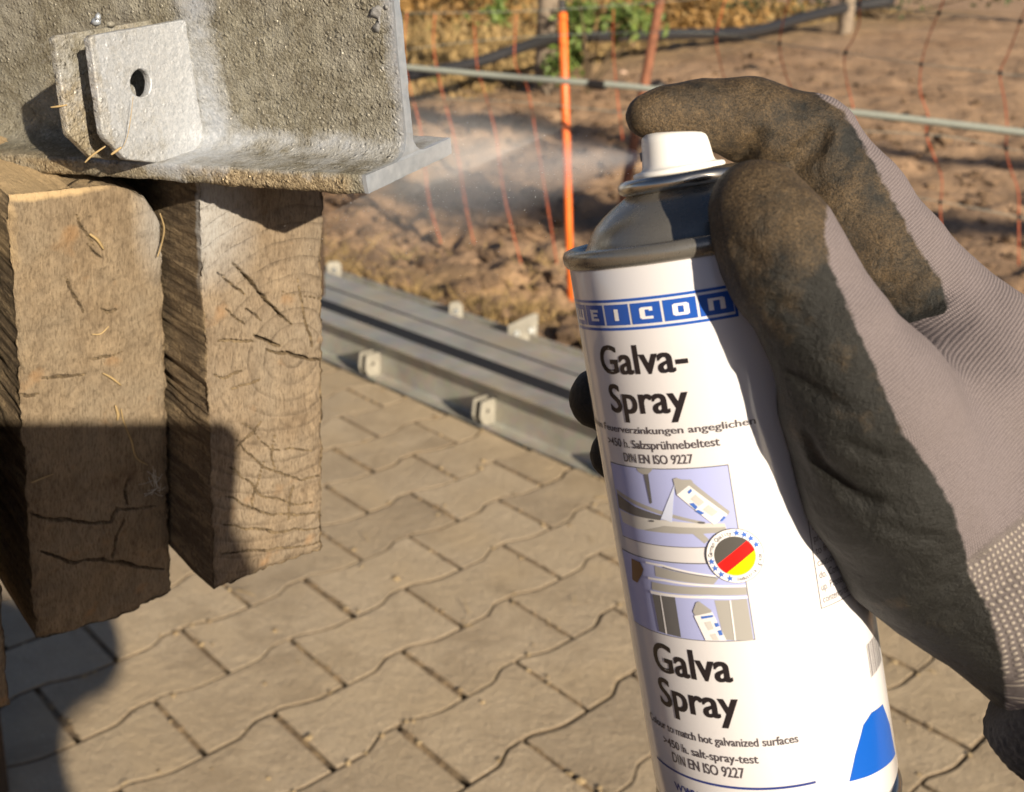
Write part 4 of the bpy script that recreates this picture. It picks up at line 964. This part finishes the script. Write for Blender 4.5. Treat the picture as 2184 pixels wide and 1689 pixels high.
gl += glyph(5, [R4(2.6,4.1,2.2,7.8), R4(6.1,7.6,2.2,7.4), R4(4.1,7.2,6.6,7.8)])
decal_mesh('brand_letters', gl, m_wht, 2, body)
# --- big lettering
def tpx(name, s, pl, pr, ptop, m, lev=1, bold=.009, desc=None, heavy=.00010):
    a0, zb0 = pxl(*pl); a1, zb1 = pxl(*pr); zt = pxl(*ptop)[1]; zb = (zb0+zb1)/2 if desc is None else desc; return text(name, s, a0, a1, zb, abs(zt-zb), m, lev, body, bold, .00034 if name == 'product_title' else heavy)
tpx('product_title', 'Galva-', CB(262,770), CB(880,745), CB(480,566), m_blk, bold=.012)
tpx('product_title', 'Spray', CB(330,1052), CB(888,1040), CB(380,852), m_blk, bold=.012)
tpx('small_print', 'Farbton Feuerverzinkungen angeglichen', CB(205,1165), CB(1372,1163), CB(380,1148), m_txt, bold=.009, desc=pxl(*CB(600,1212))[1])
tpx('small_print', '>450 h. Salzsprühnebeltest', CB(308,1290), CB(1112,1300), CB(520,1258), m_txt, bold=.009, desc=pxl(*CB(520,1318))[1])
tpx('small_print', 'DIN EN ISO 9227', CB(420,1410), CB(918,1420), CB(560,1360), m_txt, bold=.009)
tpx('product_title', 'Galva', CC(800,880), CC(1300,980), CC(1195,790), m_blk, bold=.012, desc=pxl(*CC(1060,945))[1]) if False else None
tpx('product_title', 'Galva', (1399,1425), (1562,1455), (1495,1388), m_blk, bold=.012, desc=pxl(1495,1450)[1])
tpx('product_title', 'Spray', (1411,1500), (1577,1530), (1432,1452), m_blk, bold=.012, desc=pxl(1430,1508)[1])
tpx('small_print', 'Colour to match hot galvanized surfaces', (1388,1530), (1706,1603), (1467,1559), m_txt, desc=pxl(1477,1578)[1])
tpx('small_print', '>450 h. salt-spray-test', (1416,1578), (1619,1633), (1484,1596), m_txt, desc=pxl(1484,1613)[1])
tpx('small_print', 'DIN EN ISO 9227', (1438,1635), (1589,1661), (1464,1616), m_txt, desc=pxl(1464,1636)[1])
zl = -.0581
decal_mesh('blue_rule', [rect(pxl(1402,1616)[0], pxl(1742,1682)[0], zl-.0003, zl+.0003)], m_navy, 1, body)
text('web_address', 'www.weicon.com', pxl(1435,1650)[0], pxl(1700,1700)[0], zl-.0052, .0030, m_navy, 1, body, .012)
# --- picture panels
def panel(pts_top, pts_bot, aL0, aR0):
    zt = np.mean([pxl(*p)[1] for p in pts_top]); zb = np.mean([pxl(*p)[1] for p in pts_bot]); return rect(aL0, aR0, zb, zt)
pR = (pxl(1554,992)[0]+pxl(1576,1134)[0])/2; pL = pxl(1322,1070)[0]
P1 = panel([CD(1055,38), CD(600,62)], [CD(700,682), CD(880,686)], pL-.05, pR)
decal_mesh('picture_frame', [P1], m_g2, 1, body); i_ = lambda P, d: rect(P[0][0]+d/R_, P[1][0]-d/R_, P[0][1]+d, P[2][1]-d)
decal_mesh('picture_panel', [i_(P1, .00022)], m_lil, 2, body)
pR2 = (pxl(1592,1244)[0]+pxl(1612,1367)[0])/2; pL2 = pxl(1345,1250)[0]
P2 = panel([CD(700,802), CD(880,803)], [CD(1000,1410), CD(1200,1415)], pL2-.05, pR2)
decal_mesh('picture_frame', [P2], m_g2, 1, body); decal_mesh('picture_panel', [i_(P2, .00022)], m_lil, 2, body)
def D(name, polys, m, lev=3): return dpx(name, [[CD(*p) for p in q] for q in polys], m, lev, body)
def ell(cx, cy, rx, ry_, n=16): return [(cx+rx*math.cos(t), cy+ry_*math.sin(t)) for t in np.linspace(0, 6.2832, n+1)[:-1]]
D('picture_shape', [[(340,62),(465,62),(455,85),(430,110),(385,110),(350,85)], [(182,222),(540,398),(872,482),(872,502),(540,428),(190,255)]], m_g1)
D('picture_shape', [[(398,110),(432,110),(462,330),(448,342)], [(190,255),(330,362),(545,435),(525,468),(330,432),(205,370)]], m_g2, 4)
D('picture_shape', [[(210,385),(330,435),(560,468),(1025,492),(1040,535),(560,556),(345,535),(235,480)]], m_g3)
D('picture_shape', [[(400,545),(560,512),(1030,522),(1035,560),(800,575),(560,566)], [(750,550),(830,545),(905,620),(870,650)]], m_g1, 4)
D('picture_shape', [ell(460,474,20,8), ell(845,487,30,9)], m_g2, 5)
D('picture_shape', [[(638,185),(618,485),(532,455)]], m_pb, 5)
D('picture_shape', [[(625,145),(655,135),(690,150),(765,150),(780,168),(655,268),(640,205)], [(772,168),(1065,398),(1050,430),(735,205)]], m_g1, 6)
D('picture_shape', [[(655,268),(748,195),(1048,420),(945,502)]], m_wht, 7)
D('picture_shape', [[(760,300),(800,265),(870,325),(825,358)], [(855,385),(900,345),(975,400),(925,435)]], m_g3, 8)
D('picture_shape', [[(738,245),(765,220),(775,238),(750,262)], [(750,335),(785,330),(818,362),(800,385)], [(800,395),(822,383),(872,410),(845,422)], [(990,465),(1020,430),(1032,445),(1003,476)]], m_bstar, 8)
D('picture_shape', [[(480,822),(980,918),(940,968),(490,905)], [(460,948),(900,990),(1192,990),(1200,1050),(900,1050),(462,1008)], [(945,1092),(1065,1092),(1108,1405),(1020,1400)], [(1075,1090),(1198,1080),(1250,1403),(1112,1405)]], m_g1)
D('picture_shape', [[(465,1045),(640,1068),(688,1380),(520,1335)], [(545,830),(960,912),(960,918),(545,838)]], m_g2, 4)
D('picture_shape', [[(415,788),(545,812),(960,898),(960,910),(545,828),(415,802)], [(430,908),(560,928),(900,968),(1190,972),(1190,986),(900,984),(560,944),(436,926)], [(450,1014),(900,1056),(1200,1058),(1202,1074),(900,1076),(456,1038)], [(524,1052),(533,1053),(582,1355),(570,1352)], [(1062,1092),(1074,1092),(1114,1405),(1102,1405)]], m_wht, 5)
D('picture_shape', [[(780,1180),(805,1108),(830,1100),(870,1130),(925,1170),(915,1195),(800,1212)]], m_g1, 6)
D('picture_shape', [[(790,1212),(930,1182),(1042,1403),(880,1403)]], m_wht, 7)
D('picture_shape', [[(870,1262),(918,1252),(945,1310),(902,1325)], [(910,1357),(958,1347),(982,1400),(936,1400)]], m_g3, 8)
D('picture_shape', [[(842,1216),(935,1203),(940,1220),(850,1235)], [(945,1267),(975,1265),(985,1290),(957,1300)], [(970,1327),(1000,1320),(1015,1360),(987,1365)]], m_bstar, 8)
D('picture_shape', [[(305,765),(370,795),(398,850),(385,890),(350,955),(312,930)]], m_brn, 6)
# --- round badge
bc = pxl(*CD(1105,743)); br_ = abs(pxl(*CD(1100,528))[1]-pxl(*CD(1110,958))[1])/2
def circ(r, n=48, a0=0, a1=2*math.pi): return [(bc[0]+r*math.cos(t)/R_, bc[1]+r*math.sin(t)) for t in np.linspace(a0, a1, n, endpoint=False)]
decal_mesh('badge_rim', [circ(br_)], m_lg, 9, body); decal_mesh('badge_disc', [circ(br_*.98)], m_wht, 10, body); decal_mesh('flag_rim', [circ(br_*.715)], m_g2, 11, body)
fr = br_*.70; th = math.radians(34); lo_, hi_ = math.asin(.34), math.asin(.22)
def band_poly(v0, v1):                  # part of the disc between two parallel lines (rotated by th)
    out = []
    for t in np.linspace(0, 2*math.pi, 121)[:-1]:
        x, y = math.cos(t), max(v0, min(v1, math.sin(t)))
        if math.sin(t) != y: x = math.copysign(math.sqrt(1-y*y), x)
        out.append((x, y))
    u_ = []
    for p in out:
        if not u_ or abs(p[0]-u_[-1][0])+abs(p[1]-u_[-1][1]) > 1e-4: u_.append(p)
    if abs(u_[0][0]-u_[-1][0])+abs(u_[0][1]-u_[-1][1]) < 1e-4: u_.pop()
    return [(bc[0]+fr*(x*math.cos(th)-y*math.sin(th))/R_, bc[1]+fr*(x*math.sin(th)+y*math.cos(th))) for x, y in u_]
m_bgr = M('label_black_gradient', .3); m_bgr.set('Base Color', (.085,.08,.075)); m_bgr = m_bgr.m
decal_mesh('flag_stripe', [band_poly(.22, 1)], m_bgr, 12, body); decal_mesh('flag_stripe', [band_poly(-.40, .22)], m_red, 12, body); decal_mesh('flag_stripe', [band_poly(-1, -.40)], m_yel, 12, body)
stars = []
for ang in (78, 60, 42, 22, 190, 208, 228, 250):
    t = math.radians(ang); cx_, cz_ = bc[0]+br_*.845*math.cos(t)/R_, bc[1]+br_*.845*math.sin(t)
    stars.append([(cx_+br_*.135*(1 if k % 2 == 0 else .42)*math.sin(k*math.pi/5)/R_, cz_+br_*.135*(1 if k % 2 == 0 else .42)*math.cos(k*math.pi/5)) for k in range(10)])
decal_mesh('badge_stars', stars, m_bstar, 12, body)
def arctext(s, t0, t1, inward, m):
    for i, ch in enumerate(s):
        if ch == ' ': continue
        me, co = text_mesh(ch, .004); t = math.radians(t0+(t1-t0)*(i+.5)/len(s)); k = br_*.21; w_ = (co[:,0].max()+co[:,0].min())/2
        X = (co[:,0]-w_)*k*.85; Y = (co[:,1]-.34)*k; phi = t-math.pi/2 if inward else t+math.pi/2; cx_, cz_ = br_*.845*math.cos(t), br_*.845*math.sin(t)
        gx = cx_+X*math.cos(phi)-Y*math.sin(phi); gz = cz_+X*math.sin(phi)+Y*math.cos(phi)
        me.vertices.foreach_set('co', np.array(wrap(list(zip(bc[0]+gx/R_, bc[1]+gz)), 12)).ravel().astype(np.float32)); me.update(); o = obj('badge_letter', me, m); o.parent = body
arctext('German Quality', 178, 90, True, m_lg); arctext('Industrial grade', 266, 358, False, m_lg)
# --- warning text block, bar code, blue flash
bz = pxl(1745,1301)[1]; ba = pxl(1735,1195)[0]; lines = ['extinguish source', 'explosion risk', 'of ignition and', 'flames, sparks', 'an open flame or', 'even after use', 'a well-ventilated', 'protective gloves', 'to fresh air and', 'cautiously with', 'do. Continue rins', 'up. Protect from', 'contents/container']
for i, s in enumerate(lines): text('warning_line', s, ba+.03, ba+.03+.0245*len(s), bz+.0012+(12-i)*.00305, .0019, m_lg, 1, body, .0)
decal_mesh('warning_box', [rect(ba, ba+.008, bz, bz+.0405), rect(ba, ba+.55, bz, bz+.00018)], m_lg, 1, body)
a0 = pxl(1851,1400)[0]
decal_mesh('bar_code', [rect(a0+.022*i, a0+.022*i+(.006,.012,.005,.009)[i%4], pxl(1851,1452)[1], pxl(1851,1372)[1]) for i in range(14)], m_lg, 1, body)
dpx('blue_flash', [[(1811,1667),(1824,1608),(1841,1546),(1858,1520),(1882,1502)]+[(1897,1545),(1909,1608),(1885,1637),(1850,1656)]], m_sky, 1, body)
# dark reflection lines painted along the left of the can
for a_, w_ in ((-1.30,.004),(-1.21,.003)): decal_mesh('reflection_line', [rect(a_, a_+w_, -.069, .072)], m_lg, 1, body)

# ================================================================== PERSON: GLOVED HAND, ARM AND THE BODY BEHIND THE CAMERA
def cp(x, y, d, r): return (at(x, y, d), r*d/F2)       # centre in the picture, distance, radius in picture units
thumb = [cp(1614,437,.2530,99), cp(1648,505,.2502,116), cp(1690,580,.2480,122), cp(1775,712,.2470,126), cp(1850,860,.2515,172), cp(1905,1010,.2605,196), cp(1965,1140,.2690,186), cp(2050,1215,.2725,178), cp(2160,1260,.2720,185)]
index = [cp(1378,248,.2850,46), cp(1425,244,.2860,55), cp(1500,241,.2880,66), cp(1600,258,.2900,90), cp(1725,302,.2910,98), cp(1815,428,.2895,108), cp(1900,558,.2880,116), cp(1985,650,.2860,120), cp(2090,760,.2820,146), cp(2200,960,.2800,170)]
back = [cp(2010,700,.2860,128), cp(2070,880,.2760,190), cp(2140,1100,.2740,225), cp(2300,1330,.2740,225), cp(2480,1560,.2700,215)]
middle = [cp(1990,760,.318,115), cp(1850,840,.3445,88), cp(1680,870,.3520,78), cp(1480,880,.3500,74), cp(1350,872,.3380,70), cp(1278,850,.3190,66)]
ring_ = [cp(2010,900,.315,118), cp(1870,980,.3450,86), cp(1700,1000,.3530,76), cp(1500,1005,.3500,72), cp(1385,990,.3390,64), cp(1312,968,.3200,55)]
pinky = [cp(2030,1040,.312,110), cp(1900,1110,.3420,78), cp(1720,1130,.3500,68), cp(1560,1130,.3480,62), cp(1450,1115,.3380,55)]
def sdf_palm(G):
    d = chain(G, thumb, .006); return smin(d, chain(G, back, .01), .012)
def sdf_index(G): return chain(G, index, .005)
def sdf_fing(G):
    d = chain(G, middle, .004); d = np.minimum(d, chain(G, ring_, .004)); return np.minimum(d, chain(G, pinky, .004))
def can_sdf(G):
    q = G-CP; z = q@CA; r = np.linalg.norm(q-z[..., None]*CA, axis=-1); return np.maximum(r-(R_+.0006), np.abs(z+.001)-.0755)
def surf(x, y, f):                      # where the view line first meets a shape
    d = .20; r = ray(x, y)
    for _ in range(60):
        e = float(f((CAM+r*d)[None])[0]); d += e*.9
        if abs(e) < 2e-5 or d > .4: break
    return CAM+r*d
creases = [([(1578,356),(1604,326),(1622,282)], .0016), ([(1690,352),(1728,318),(1764,276)], .0022), ([(1925,668),(1985,655),(2022,632)], .0013), ([(1875,600),(1920,606),(1965,575)], .0007), ([(1850,640),(1900,640),(1940,625)], .0008)]
tcre = [([(1682,792),(1735,832),(1800,868)], .0009), ([(1722,930),(1752,1000),(1820,1062),(1895,1082)], .0013), ([(1790,935),(1845,965),(1900,985)], .0008), ([(1648,640),(1700,672),(1735,712)], .0007),
        ([(1985,1325),(2060,1275),(2120,1215)], .0011), ([(1950,1305),(2030,1245),(2095,1185)], .0009), ([(2030,1340),(2095,1295),(2150,1240)], .0011), ([(1560,520),(1600,545),(1625,560)], .0005), ([(1880,1120),(1950,1150),(2010,1150)], .0007)]
def glove(G):
    a = sdf_palm(G); b = sdf_index(G); c = sdf_fing(G)
    for lst, which in ((creases, sdf_index), (tcre, sdf_palm)):
        for pts_, r in lst:
            q = [surf(x, y, which) for x, y in pts_]; cr = None
            for i in range(len(q)-1):
                e = rcone(G, q[i], q[i+1], r*(.45 if i == 0 else 1), r*(.35 if i == len(q)-2 else 1)); cr = e if cr is None else np.minimum(cr, e)
            if which is sdf_index: b = smax(b, -(cr-r*.45), .0016)
            else: a = smax(a, -(cr-r*.25), .0020)
    d2_ = smin(smin(a, c, .004), b, .0035)
    return smax(d2_, -can_sdf(G), .0006)
allp = np.array([p for ch in (thumb, index, back[:-1], middle, ring_, pinky) for p, r in ch])
lo = allp.min(0)-.026; hi = allp.max(0)+.030; hi[0] = min(hi[0], at(2330, 1000, .28)[0]+.03)
gvv, gff = surface_nets(glove, lo, hi, .00125); gvv = laplace(gvv, gff, 2, .5)
# keep the largest connected piece only
par_ = np.arange(len(gvv)); E_ = np.concatenate([gff[:, [0,1]], gff[:, [1,2]], gff[:, [2,3]]])
for _ in range(400):
    m_ = np.minimum(par_[E_[:,0]], par_[E_[:,1]]); old = par_.copy(); np.minimum.at(par_, E_[:,0], m_); np.minimum.at(par_, E_[:,1], m_); par_ = par_[par_]
    if (par_ == old).all(): break
keep = par_ == np.bincount(par_).argmax(); remap = np.cumsum(keep)-1; gff = remap[gff[keep[gff[:,0]]]]; gvv = gvv[keep]
nrm_g = np.zeros_like(gvv); fn_ = np.cross(gvv[gff[:,2]]-gvv[gff[:,0]], gvv[gff[:,3]]-gvv[gff[:,1]])
for k_ in range(4): np.add.at(nrm_g, gff[:, k_], fn_)
nrm_g /= np.linalg.norm(nrm_g, axis=1)[:, None]+1e-12
gvv = gvv+nrm_g*(.0004*fbm(gvv*95, 3, 3)+.0006*fbm(gvv*38, 2, 6))[:, None]
person = empty('person', V3(.2, -.5, 0), label='crouching person in dark clothes with one grey and black work glove, spraying', cat='person')
gl_o = mesh('work_glove', gvv, gff, m_coat, smooth=True); child(gl_o, person); gl_o['label'] = 'grey knit work glove with dirty black coated palm and fingers'
# coated or bare knit
cc_ = (gvv-CAM)@CR; gx = cc_[:,0]/cc_[:,2]*F2+PX; gy = cc_[:,1]/cc_[:,2]*F2+PY
da, db, dc = sdf_palm(gvv), sdf_index(gvv), sdf_fing(gvv)
def sd_poly(px, py, poly):              # >0 left of the polyline read from top to bottom
    ys = np.array([p[1] for p in poly], float); xs_ = np.array([p[0] for p in poly], float); return np.interp(py, ys, xs_)-px
pal = sd_poly(gx, gy, [(1790,300),(1758,485),(1768,560),(1830,700),(1880,820),(1930,930),(1990,1010),(2030,1080),(2055,1160),(2068,1230),(2110,1300),(2140,1420),(2160,1700)])
ind = sd_poly(gx, gy, [(1690,100),(1745,205),(1800,238),(1850,322),(1900,418),(1960,530),(2008,600),(2022,650),(2015,700),(1985,745),(1970,900)])
mask = np.where(dc < np.minimum(da, db)-.002, 60, np.where(db < da, ind, pal))
coat = np.clip(.5+mask/26*.5, 0, 1)
front = (gvv-CP)@fx
dustv = -.12+.56*np.clip((880-gy)/480, 0, 1)*(dc > np.minimum(da, db)-.001)+.22*np.clip((1250-gy)/400, 0, 1); dustv = np.where(dc < np.minimum(da, db)-.002, .0, dustv)
dots = np.clip((gy-1085-(2184-gx)*.75)/40, 0, 1)
# knit coordinates: along the thumb and round it
lx = unit(at(2100,1200,.26)-at(1700,600,.25)); ly = unit(np.cross(lx, CR[:, 2])); kv = np.stack([gvv@lx*430., gvv@ly*430.+(gvv@CR[:,2])*310., 0*gx], 1)
kv = kv*np.where(dots > .5, .48, 1.0)[:, None]
for nm, ar in (('coat', coat), ('dust', dustv), ('dots', dots)):
    q = gl_o.data.attributes.new(nm, 'FLOAT', 'POINT'); q.data.foreach_set('value', ar.astype(np.float32))
q = gl_o.data.attributes.new('knit_uv', 'FLOAT_VECTOR', 'POINT'); q.data.foreach_set('vector', kv.ravel().astype(np.float32))
# elastic cuff
def cuff(G):
    a, b = at(2325, 1470, .272), at(2560, 1680, .262); ax_ = unit(b-a); t = (G-a)@ax_; d = rcone(G, a, b, 238*.27/F2, 225*.27/F2)
    q = G-a-t[..., None]*ax_; s1 = unit(np.cross(ax_, V3(0,0,1))); s2 = np.cross(ax_, s1); th = np.arctan2(q@s2, q@s1)
    return smax(d+.0007*np.cos(th*46)+.0006*fbm(G*60, 2), -(t+.012), .004)
ca_ = at(2325, 1470, .272); vv, ff = surface_nets(cuff, ca_-.036, ca_+np.array([.07,.05,.04]), .0013); vv = laplace(vv, ff, 1)
g = M('black_rib_knit', .95); fn = g.noise(900, 4, .7); g.set('Base Color', g.mix(g.ramp(fn, [(.3, 0), (.7, 1)]), (.012,.012,.013), (.05,.047,.047))); g.set('Normal', g.bump(fn, .6, .0004))
child(mesh('cuff', vv, ff, g.m, smooth=True), person)['label'] = 'black ribbed elastic glove cuff'
# body (casts the shade at the lower left)
Pw = at(2560, 1680, .262)
def bodyf(G):
    S_ = lambda a, ra, b, rb: rcone(G, V3(*a), V3(*b), ra, rb)
    d = S_((.25,-.60,.36), .15, (.265,-.50,.62), .155); d = smin(d, S_((.11,-.47,.76), .075, (.35,-.47,.76), .075), .06)
    d = smin(d, S_((.26,-.44,.80), .06, (.265,-.40,.88), .06), .04); d = smin(d, S_((.268,-.37,.92), .082, (.265,-.36,.958), .083), .03)
    d = smin(d, S_((.38,-.46,.75), .060, (.35,-.24,.690), .052), .03); d = smin(d, np.minimum(rcone(G, V3(.35,-.24,.690), Pw, .05, .036), 9), .02)
    d = smin(d, S_((.03,-.46,.70), .06, (-.06,-.26,.64), .05), .03); d = smin(d, S_((-.06,-.26,.64), .048, (-.01,-.05,.825), .032), .02); d = smin(d, S_((-.01,-.05,.825), .03, (.04,-.03,.85), .024), .02)
    d = smin(d, S_((.30,-.62,.30), .10, (.29,-.24,.40), .074), .04); d = smin(d, S_((.12,-.62,.30), .10, (.06,-.24,.40), .074), .04)
    d = smin(d, S_((.29,-.24,.40), .072, (.30,-.44,.09), .05), .02); d = smin(d, S_((.06,-.24,.40), .072, (.08,-.44,.09), .05), .02)
    d = smin(d, S_((.30,-.46,.05), .045, (.31,-.26,.035), .035), .02); d = smin(d, S_((.08,-.46,.05), .045, (.07,-.26,.035), .035), .02)
    return d
bvv, bff = surface_nets(bodyf, V3(-.2,-.85,-.02), V3(.5,.32,1.12), .012); bvv = laplace(bvv, bff, 1)
child(mesh('body', bvv, bff, mat_simple('dark_work_clothes', (.03,.032,.04), .9, var=.3, sc_=20, bump=.3, bscale=200, bd=.002), smooth=True), person)
# phone that takes the picture
pm = M('black_glass', .15, 0, (.02,.02,.022)).m
fwd, rgt, dwn = CR[:, 2], CR[:, 0], CR[:, 1]
bm = bmesh.new(); bmesh.ops.create_cube(bm, size=1)
bmesh.ops.scale(bm, vec=(.152, .075, .0078), verts=bm.verts); ve = [e for e in bm.edges if abs(e.verts[0].co.z-e.verts[1].co.z) > .005]
bmesh.ops.bevel(bm, geom=ve, offset=.011, segments=6, affect='EDGES', profile=.5)
me = bpy.data.meshes.new('phone'); bm.to_mesh(me); bm.free()
phone = empty('smartphone', CAM-fwd*.012, label='dark smartphone held level behind the lens, casting its shade on the timbers', cat='phone')
po = obj('phone_body', me, pm); po.matrix_world = frame_matrix(rgt, dwn, fwd, CAM-fwd*.0075+rgt*(.136-.076)+dwn*(.0375+.001)); child(po, phone)

# ================================================================== SPRAY MIST
AP = CP+CA*.0985-ry*.0095; s_end = at(640, 405, .50); sdir = unit(s_end-AP)
sx = sdir; sy = unit(np.cross(sx, CR[:, 1])); sz = np.cross(sx, sy); LM = .185
pr = []
for i in range(13):
    x = LM*i/12; pr.append((.0016+x*.30*(1-.10*i/12), x))
mv, mf = lathe(pr, 28); mv = [V3(z, x, y) for x, y, z in mv]
g = M('spray_mist'); g.nt.nodes.remove(g.b); out = [n_ for n_ in g.nt.nodes if n_.type == 'OUTPUT_MATERIAL'][0]
sp3 = g.n('ShaderNodeSeparateXYZ', {0: g.co()}); x_, y_, z_ = sp3.outputs
xr = g.math('ADD', g.math('MULTIPLY', x_, .145), .0012); rr_ = g.math('SQRT', g.math('ADD', g.math('MULTIPLY', y_, y_), g.math('MULTIPLY', z_, z_)))
t_ = g.math('DIVIDE', rr_, xr); fall = g.math('POWER', 2.718, g.math('MULTIPLY', g.math('MULTIPLY', t_, t_), -1.1))
nz = g.ramp(g.noise(1., 4, .6, g.scl(g.co(), (28, 90, 90))), [(.3, .92), (.7, 1.08)])
dens = g.math('DIVIDE', .26, g.math('MULTIPLY', xr, g.math('POWER', g.math('DIVIDE', xr, .009), .35)))
fade = g.ramp(g.math('DIVIDE', x_, LM), [(0, .8), (.03, 1), (.12, 1), (.6, .8), (1, 0)])
dn = g.math('MULTIPLY', g.math('MULTIPLY', g.math('MULTIPLY', dens, fall), nz), fade)
pv = g.n('ShaderNodeVolumePrincipled', {'Color': (.76,.78,.82), 'Density': dn, 'Anisotropy': -.35}); g.nt.links.new(pv.outputs[0], out.inputs['Volume'])
mist = mesh('spray_mist', mv, mf, g.m, smooth=True); mist.matrix_world = frame_matrix(sx, sy, sz, AP); tag(mist, 'grey mist of zinc spray drifting from the nozzle to the beam end', 'spray mist', kind='stuff')
# droplets
dr = []
for i in range(520):
    x = LM*1.25*random.random()**.8; r = abs(random.gauss(0, .6))*(.004+x*.26); th = random.uniform(0, 6.3)
    p = AP+sx*x+(sy*math.cos(th)+sz*math.sin(th))*r-UPZ*x*.06
    dd = unit(sx+V3(random.gauss(0,.25),random.gauss(0,.25),random.gauss(0,.25))); s = abs(random.gauss(0, .00005))+.00005
    dr.append(tube_mesh([p, p+dd*s*3, p+dd*s*6], [s*.4, s, s*.4], 4))
m_drop = M('silver_droplet', .3, .6, (.8,.8,.78)).m
dv, df = join(dr); tag(mesh('spray_droplets', dv, df, m_drop), 'tiny bright paint droplets flying around the spray jet', 'droplets', kind='stuff')
